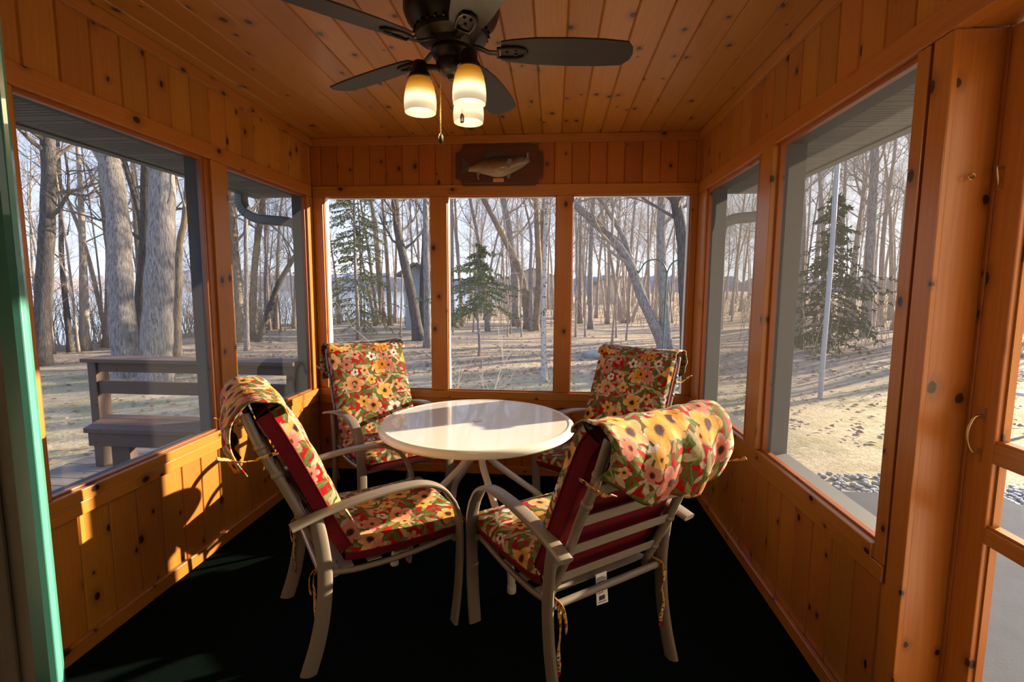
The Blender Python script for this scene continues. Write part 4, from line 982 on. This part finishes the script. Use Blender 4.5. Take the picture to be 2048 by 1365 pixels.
TREES = [
('bark_dark','dark slender trunk, first tree from the left jamb of the near left window',0.166,0.122,[(-11.32,9.97,-0.39),(-11.26,10.19,1.54),(-11.21,10.34,2.86),(-11.20,10.47,4.08),(-11.32,10.60,5.34)]),
('bark_dark','thin dark twiggy tree beside the dark slender trunk in the near left window',0.072,0.039,[(-12.58,11.90,-0.26),(-12.73,12.02,0.91),(-12.85,12.13,2.08),(-12.92,12.30,3.65),(-13.06,12.51,5.73)]),
('bark_tan','yellowish narrow trunk hugging the left side of the thick grey trunk',0.134,0.099,[(-12.50,12.90,-0.39),(-12.46,13.18,2.14),(-12.62,13.31,3.40),(-12.78,13.52,5.51)]),
('bark_grey','thick grey furrowed trunk behind the left half of the bench',0.239,0.163,[(-8.03,8.70,-0.65),(-8.16,8.78,0.15),(-8.28,8.92,1.54),(-8.32,9.03,2.58),(-8.54,9.16,3.98),(-8.66,9.24,4.82)]),
('bark_grey','thickest furrowed trunk with a yellowish edge behind the middle of the bench',0.263,0.181,[(-7.16,8.27,-0.63),(-7.16,8.36,0.22),(-7.13,8.51,1.54),(-7.10,8.62,2.53),(-7.11,8.74,3.62),(-7.11,8.82,4.42)]),
('bark_dark','dark trunk pressed against the left side of the thickest trunk',0.103,0.103,[(-8.46,9.41,-0.29),(-8.46,9.57,1.14),(-8.38,9.70,2.30),(-8.37,9.87,3.91),(-8.36,9.96,4.72)]),
('bark_dark','dark bent limb like tree between the two thick trunks',0.085,0.048,[(-9.70,11.10,-0.54),(-9.82,11.26,1.08),(-9.92,11.40,2.41),(-10.03,11.48,3.25),(-10.29,11.55,4.08),(-10.50,11.63,4.93)]),
('bark_tan','slim tan trunk right of the thickest trunk, near the window post',0.089,0.050,[(-8.32,10.24,-0.15),(-8.30,10.43,1.56),(-8.27,10.52,2.38),(-8.17,10.59,2.94),(-8.13,10.72,4.10)]),
('bark_tan','pale tan trunk showing in the gap between the two thick trunks',0.097,0.065,[(-13.25,14.85,-0.48),(-13.35,15.14,2.25),(-13.45,15.25,3.37),(-13.58,15.50,5.77)]),
('bark_tan','stout tan trunk at the left edge of the far left window',0.129,0.091,[(-9.41,14.23,0.18),(-9.54,14.40,1.85),(-9.65,14.48,2.69),(-9.76,14.62,4.02)]),
('bark_tan','straight tan trunk rising from the clump in the far left window',0.109,0.078,[(-9.40,14.73,0.15),(-9.32,14.92,1.87),(-9.17,15.11,3.44),(-9.06,15.22,4.42)]),
('bark_dark','dark trunk leaning far to the right in the far left window',0.100,0.061,[(-9.05,14.45,0.14),(-8.47,14.63,1.30),(-8.06,14.75,2.10),(-7.76,14.83,2.62)]),
('bark_grey','thin grey upright trunk in front of the clump in the far left window',0.059,0.046,[(-8.01,12.32,0.18),(-8.03,12.48,1.59),(-8.06,12.65,3.21),(-8.04,12.73,3.94)]),
('bark_far','distant thin trunk right of the leaning tree in the far left window',0.081,0.050,[(-11.13,19.12,0.08),(-11.08,19.39,2.48),(-11.03,19.59,4.29)]),
('bark_tan','thin trunk leaning left behind the spruce in the left back window',0.067,0.033,[(-7.85,21.39,-0.30),(-8.16,21.52,1.18),(-8.53,21.67,2.81),(-8.91,21.83,4.59)]),
('bark_tan','slender leaning trunk between the spruce and the lake clump',0.091,0.046,[(-7.92,21.97,-0.30),(-8.40,22.28,2.94),(-8.75,22.47,4.91)]),
('bark_tan','tall tan trunk in the middle of the lake clump of the left back window',0.156,0.084,[(-8.14,23.22,-0.30),(-8.54,23.64,3.81),(-8.81,23.82,5.70)]),
('bark_tan','right hand trunk of the lake clump in the left back window',0.111,0.056,[(-7.20,21.49,-0.30),(-7.40,21.79,2.62),(-7.64,22.06,5.27)]),
('bark_dark','dark speckled trunk leaning strongly in the left back window',0.170,0.097,[(-4.30,15.64,-0.30),(-4.45,15.72,0.60),(-4.65,15.81,1.55),(-4.90,15.90,2.59),(-5.05,15.97,3.31),(-5.15,16.06,4.21),(-5.20,16.11,4.71)]),
('bark_dark','dark trunk just behind the foot of the dark leaning tree',0.093,0.056,[(-4.87,18.00,-0.30),(-4.87,18.22,1.77),(-4.79,18.48,4.09)]),
('bark_grey','straight grey trunk at the right edge of the left back window',0.099,0.078,[(-3.53,13.75,-0.30),(-3.61,14.01,2.20),(-3.66,14.20,3.91),(-3.69,14.24,4.32)]),
('bark_far','very thin distant trunk left of the straight grey one by the window post',0.057,0.034,[(-6.34,22.23,-0.30),(-6.44,22.46,1.84),(-6.61,22.83,5.37),(-6.66,22.88,5.85)]),
('bark_far','very thin distant trunk nearest the straight grey one by the window post',0.069,0.034,[(-6.01,22.29,-0.30),(-6.13,22.52,1.91),(-6.34,22.87,5.33),(-6.40,22.93,5.86)]),
('bark_far','thin trunk at the left edge of the middle window',0.090,0.056,[(-4.49,21.94,-0.30),(-4.62,22.54,5.37),(-4.65,22.58,5.78)]),
('bark_far','second thin trunk from the left edge of the middle window',0.068,0.045,[(-4.05,22.01,-0.30),(-4.47,22.58,5.31),(-4.52,22.63,5.78)]),
('bark_grey','grey trunk leaning behind the small spruce in the middle window',0.089,0.059,[(-2.55,19.41,-0.30),(-2.82,19.64,1.96),(-3.02,19.79,3.49),(-3.34,19.91,4.91),(-3.45,19.97,5.46)]),
('bark_grey','stout grey trunk at the left of the big clump in the middle window',0.193,0.125,[(-1.67,22.40,-0.30),(-1.74,22.62,1.78),(-1.97,22.78,3.47),(-2.34,22.97,5.43),(-2.42,23.03,6.06)]),
('bark_tan','long leaning trunk crossing the big clump in the middle window',0.175,0.082,[(-0.98,20.36,-0.30),(-1.27,20.56,1.75),(-1.97,20.67,3.28),(-2.93,20.78,5.06),(-3.18,20.82,5.63)]),
('bark_tan','golden brown trunk behind the birch in the middle window',0.151,0.091,[(-0.71,19.92,-0.30),(-0.58,20.16,1.74),(-0.67,20.35,3.55),(-0.75,20.50,4.99),(-0.78,20.56,5.55)]),
('bark_tan','slim trunk hidden close behind the birch',0.093,0.052,[(-0.57,20.42,-0.30),(-0.52,20.70,2.16),(-0.47,20.92,4.21),(-0.45,21.08,5.65)]),
('bark_grey','thin grey trunk in the centre of the big clump of the middle window',0.079,0.039,[(-0.85,19.45,-0.30),(-0.92,19.66,1.74),(-0.91,19.86,3.50),(-1.20,19.98,4.87)]),
('bark_birch','nearest birch with pale spotted bark in the middle window',0.050,0.036,[(-0.13,8.90,-0.30),(-0.17,9.01,0.77),(-0.16,9.11,1.69),(-0.13,9.25,2.93),(-0.11,9.30,3.39)]),
('bark_far','thinnest trunk at the left edge of the right back window',0.073,0.036,[(1.17,24.12,-0.30),(1.09,24.50,3.26),(1.04,24.66,4.70)]),
('bark_grey','thin grey trunk, second from the left edge of the right back window',0.085,0.061,[(1.33,24.15,-0.30),(1.25,24.74,5.21),(1.21,24.84,6.15)]),
('bark_grey','upright grey trunk left of the big leaning tree in the right back window',0.104,0.073,[(1.57,20.75,-0.30),(1.52,21.04,2.39),(1.59,21.33,4.99),(1.62,21.39,5.49)]),
('bark_grey','big grey tree leaning left across the right back window',0.156,0.092,[(3.16,14.29,-0.30),(3.07,14.31,-0.02),(2.54,14.39,1.08),(2.10,14.48,2.22),(1.50,14.51,2.94),(0.63,14.52,3.74),(0.29,14.54,4.13)]),
('bark_grey','second stem leaning beside the big leaning tree',0.093,0.050,[(3.16,14.40,-0.30),(2.62,14.51,1.08),(2.20,14.60,2.24),(1.94,14.66,2.95),(1.41,14.71,3.80),(1.22,14.72,4.09)]),
('bark_grey','upright trunk behind the green shepherd hook',0.142,0.099,[(3.24,14.30,-0.30),(3.09,14.50,1.68),(3.03,14.64,2.95),(3.04,14.75,4.01),(3.05,14.79,4.36)]),
('bark_dark','thick dark trunk at the right edge of the right back window',0.103,0.086,[(2.34,8.64,0.22),(2.22,8.80,1.84),(2.16,8.87,2.48),(2.05,8.91,2.97),(1.99,8.93,3.20)]),
('bark_far','thin tree leaning left behind the big leaning tree',0.110,0.061,[(3.43,24.50,-0.30),(2.97,24.70,1.83),(2.60,24.88,3.77)]),
('bark_far','thin tree leaning right behind the big leaning tree',0.089,0.051,[(3.97,25.65,-0.30),(4.65,25.94,1.86),(4.98,26.32,5.15)]),
('bark_far','slim upright trunk just right of the beige cottage',0.098,0.061,[(3.66,24.54,-0.30),(3.75,24.94,3.29),(3.91,25.22,5.72)]),
('bark_far','slim upright trunk in front of the beige cottage',0.082,0.055,[(3.53,27.54,-0.30),(3.50,27.95,3.51),(3.57,28.25,6.24)]),
('bark_grey','forked grey trunk, tallest tree seen through the near right screen',0.136,0.106,[(9.48,15.82,0.53),(9.53,16.05,2.63),(9.58,16.22,4.14),(9.63,16.39,5.64)]),
('bark_far','thin trunk next to the white pole behind the right screen',0.077,0.051,[(9.81,17.85,0.40),(9.84,18.15,3.13),(9.91,18.38,5.17)]),
('bark_far','thin trunk right of the forked tree behind the right screen',0.091,0.054,[(11.87,19.02,0.35),(11.88,19.30,2.87),(12.04,19.51,4.68),(12.28,19.73,6.48)]),
('bark_far','thin trunk left of the white pole behind the right screen',0.081,0.050,[(10.57,20.96,0.61),(10.61,21.23,3.02),(10.66,21.45,5.02)]),
('bark_far','slim trunk nearest the right post of the near right screen',0.097,0.056,[(11.16,16.96,0.47),(11.24,17.30,3.52),(11.41,17.52,5.45)]),
]
BIG = {'bark_far': (9, 1.6, 3, 1.1), 'bark_dark': (14, 2.0, 3, 1.2), 'bark_grey': (14, 2.1, 3, 1.2), 'bark_tan': (13, 1.9, 3, 1.2), 'bark_birch': (9, 1.2, 3, 1.)}
for i, (bk, lb, r1, r0, path) in enumerate(TREES):
    nb, bl, ml, dn = BIG[bk]
    hardwood('birch_tree' if bk == 'bark_birch' else 'bare_tree', lb, path, r1, r0, bk, 100+i, nb, .30 if r1 < .2 else .45, bl, 4.5, ml, dn, twig='twig_dark' if bk == 'bark_dark' else 'twig')
spruce('spruce_tree', 'tall thin spruce with drooping green boughs in the left back window', -6.53, 16.1, 7.0, .07, 2.35, 5, 105, .7, .95)
spruce('spruce_tree', 'young spruce with a bare lower stem in the middle window', -1.87, 12.4, 2.8, .045, 1.75, 6, 44, 1.1, 1.)
spruce('spruce_tree', 'dense dark green spruce behind the right screen', 6.95, 13.2, 3.9, .10, 1.75, 7, 95, .15, 1., 'needle_r')
# thin bare shrub just outside the middle window
rg = np.random.default_rng(77); m = MB(); dummy = MB()
for (x, d, L) in ((-1.02,(-.25,.1,1.),1.05),(-.98,(.55,.1,.75),1.25),(-.95,(.85,-.1,.45),1.1),(-1.05,(-.05,.3,1.),.9),(-.93,(.35,.2,.8),.9),(-1.1,(-.7,.1,1.),1.5)):
    grow(dummy, m, np.array((x+1.0, rg.uniform(-.08,.08), -.02)), unit(np.array(d)), L, .011, 0, rg, .06, 2, 1.1)
sh = m.build('bare_shrub', M['twig_pale'], None, smooth=True, loc=(-1.0, 5.35, ground_z(-1., 5.35))); tag(sh, 'bare pale twigged shrub close outside the middle window', 'shrub')

# the woods behind: bare trees of a few builds, each one standing by itself
protos = []
GRP = 'bare trees in the woods behind'; GL = 'bare thin tree in the woods far behind the yard'
def far_proto(seed, h, lean):
    return hardwood('woodland_tree', GL, [(0, 0, 0), (lean*.3, .05, h*.3), (lean*.8, -.05, h*.6)], .060+.018*(seed % 3), .036, 'bark_far', seed, 16, .22, 2.2, h*.5, 3, 1.25, GRP)
rg = random.Random(99); spots = []
while len(spots) < 170:
    q = rg.random()
    if q < .70: y = rg.uniform(24, 60); x = rg.uniform(-.42, .40)*y
    elif q < .86: a = math.radians(rg.uniform(21, 43)); d = rg.uniform(15, 45); x, y = d*math.sin(a), d*math.cos(a)
    else: y = rg.uniform(10.5, 24); x = shore(y)+rg.uniform(.4, 2.2)
    if x < shore(y)+.4: continue
    if math.degrees(math.atan2(x, y)) > 44: continue
    if any((x-a)**2+(y-b)**2 < 1.2 for a, b in spots): continue
    spots.append((x, y))
for k, (s, h, l) in enumerate(((301, 9., .5), (302, 11., -.9), (303, 8., 1.3), (304, 12., .1), (305, 7., -.4))):
    protos.append(far_proto(s, h, l))
for i, (x, y) in enumerate(spots):
    o = protos[i] if i < len(protos) else copy_tree(protos[i % len(protos)])
    s = rg.uniform(.75, 1.25); o.location = (x, y, ground_z(x, y)); o.scale = (s, s, s); o.rotation_euler = (0, 0, rg.uniform(0, 6.28))
# trees out to the right whose shade falls across the lawn
for i, (x, y) in enumerate(((14., 14.6), (17.5, 16.), (21., 20.5), (12.5, 15.3), (24., 20.4), (19., 19.), (27., 25.2), (16., 17.4))):
    o = copy_tree(protos[i % 5]); s = 1.15; o.location = (x, y, ground_z(x, y)); o.scale = (s, s, s); o.rotation_euler = (0, 0, 1.1*i)
# twiggy saplings among them
SG, SL = 'bare saplings at the edge of the woods', 'bare twiggy sapling at the edge of the woods'
sp = [hardwood('sapling', SL, [(0, 0, 0), (l*.2, .04, h*.35), (l*.5, -.04, h*.7)], .028, .016, 'bark_far', sd, 15, .10, 1.25, h*.5, 3, 1.25, SG) for sd, h, l in ((401, 3.2, .3), (402, 4.2, -.5), (403, 2.6, .6), (404, 5., .2), (405, 6.5, -.3), (406, 5.6, .5))]
rg = random.Random(123); k = 0
while k < 122:
    q = rg.random() if k < 90 else .5 + .5*rg.random()
    if q < .55: y = rg.uniform(15.5, 34); x = rg.uniform(-.43, .40)*y
    elif q < .75: a = math.radians(rg.uniform(22, 43)); d = rg.uniform(13.5, 30); x, y = d*math.sin(a), d*math.cos(a)
    else: y = rg.uniform(9.5, 22); x = shore(y)+rg.uniform(.3, 3.0)
    if x < shore(y)+.3 or math.degrees(math.atan2(x, y)) > 44 or (abs(x/y+.25) < .05 and y < 20): continue
    o = sp[k] if k < len(sp) else copy_tree(sp[k % len(sp)])
    s = rg.uniform(.7, 1.25); o.location = (x, y, ground_z(x, y)); o.scale = (s, s, s); o.rotation_euler = (0, 0, rg.uniform(0, 6.28)); k += 1
# dry brush on the forest floor
m = MB(); rg = random.Random(31)
for i in range(2600):
    q = rg.random()
    if q < .42: y = rg.uniform(21, 48); x = rg.uniform(-.42, .42)*y
    elif q < .6: a = math.radians(rg.uniform(20, 44)); d = rg.uniform(14, 30); x, y = d*math.sin(a), d*math.cos(a)
    else: y = rg.uniform(8.5, 24); x = shore(y)+rg.uniform(-.3, 1.6)
    if x < shore(y)-.4: continue
    h = rg.uniform(.5, 2.0); a = rg.uniform(0, 6.3); lx, ly = .3*h*math.cos(a), .3*h*math.sin(a); z = ground_z(x, y)-.05
    m.tube([(x, y, z), (x+lx*.4, y+ly*.4, z+h*.55), (x+lx, y+ly, z+h)], [.012, .009, .003], 3, cap=False)
    for _ in range(3):
        f = rg.uniform(.3, .9); b = rg.uniform(0, 6.3); px, py, pz = x+lx*f*.8, y+ly*f*.8, z+h*f; L = h*.4
        m.tube([(px, py, pz), (px+L*.6*math.cos(b), py+L*.6*math.sin(b), pz+L*.6)], [.006, .002], 3, cap=False)
tag(m.build('brush', M['brush']), 'dry leafless brush on the forest floor between the far trees', 'brush', kind='stuff')

# ------------------------------------------------------------------ light: low sun from behind the right corner, sky, the fan lamps
sl = bpy.data.lights.new('sun', 'SUN'); sl.energy = 14.; sl.angle = math.radians(.6); sl.color = (1., .84, .62)
so = bpy.data.objects.new('sun', sl); COL.objects.link(so); so.rotation_euler = SUN.to_track_quat('Z', 'Y').to_euler(); so.location = (8, 6, 6)
w = bpy.data.worlds.new('sky'); scene.world = w; w.use_nodes = True; wt = w.node_tree; wt.nodes.clear()
class WT(NT):
    def __init__(s): s.t = wt; s.out = wt.nodes.new('ShaderNodeOutputWorld')
t = WT(); g = t.n('ShaderNodeTexCoord').outputs['Generated']; z = t.sep(g)[2]
sd = t.math('MAXIMUM', t.vmath('DOT_PRODUCT', g, tuple(SUN)), 0.)
c = t.ramp(z, [(0,(.84,.90,1.)),(.12,(.66,.78,1.)),(.35,(.38,.57,.98)),(1,(.22,.38,.80))])
c = t.mix(t.math('MULTIPLY', t.math('POWER', sd, 2.2), .85), c, (1.0,.97,.90))
cl = t.map(t.noise(t.vmath('MULTIPLY', g, (1.,1.,2.6)), 3.2, 5, .55), .52, .72, 0., .55); c = t.mix(cl, c, (.97,.97,.99))
c = t.mix(t.map(z, -.02, -.10), c, (.30,.25,.19))
bg = t.n('ShaderNodeBackground'); t.link(c, bg.inputs[0]); bg.inputs[1].default_value = 1.03; t.link(bg.outputs[0], t.out.inputs[0])
for a in (186, -48, 69):
    a = math.radians(a); pl = bpy.data.lights.new('fan_bulb_light', 'POINT'); pl.energy = 2.; pl.color = (1., .72, .38); pl.shadow_soft_size = .05
    po = bpy.data.objects.new('fan_bulb_light', pl); COL.objects.link(po); po.location = (FX+.108*math.cos(a), FY+.108*math.sin(a), 2.015)
cy = scene.cycles; cy.use_denoising = True; cy.max_bounces = 8; cy.transparent_max_bounces = 24; cy.sample_clamp_indirect = 6.
rl = bpy.data.lights.new('house_fill_light', 'POINT'); rl.energy = 4.; rl.color = (1., .86, .68); rl.shadow_soft_size = .25  # unseen fill light, added in the house room behind the camera
ro = bpy.data.objects.new('house_fill_light', rl); COL.objects.link(ro); ro.location = (.2, -2.2, 2.1)
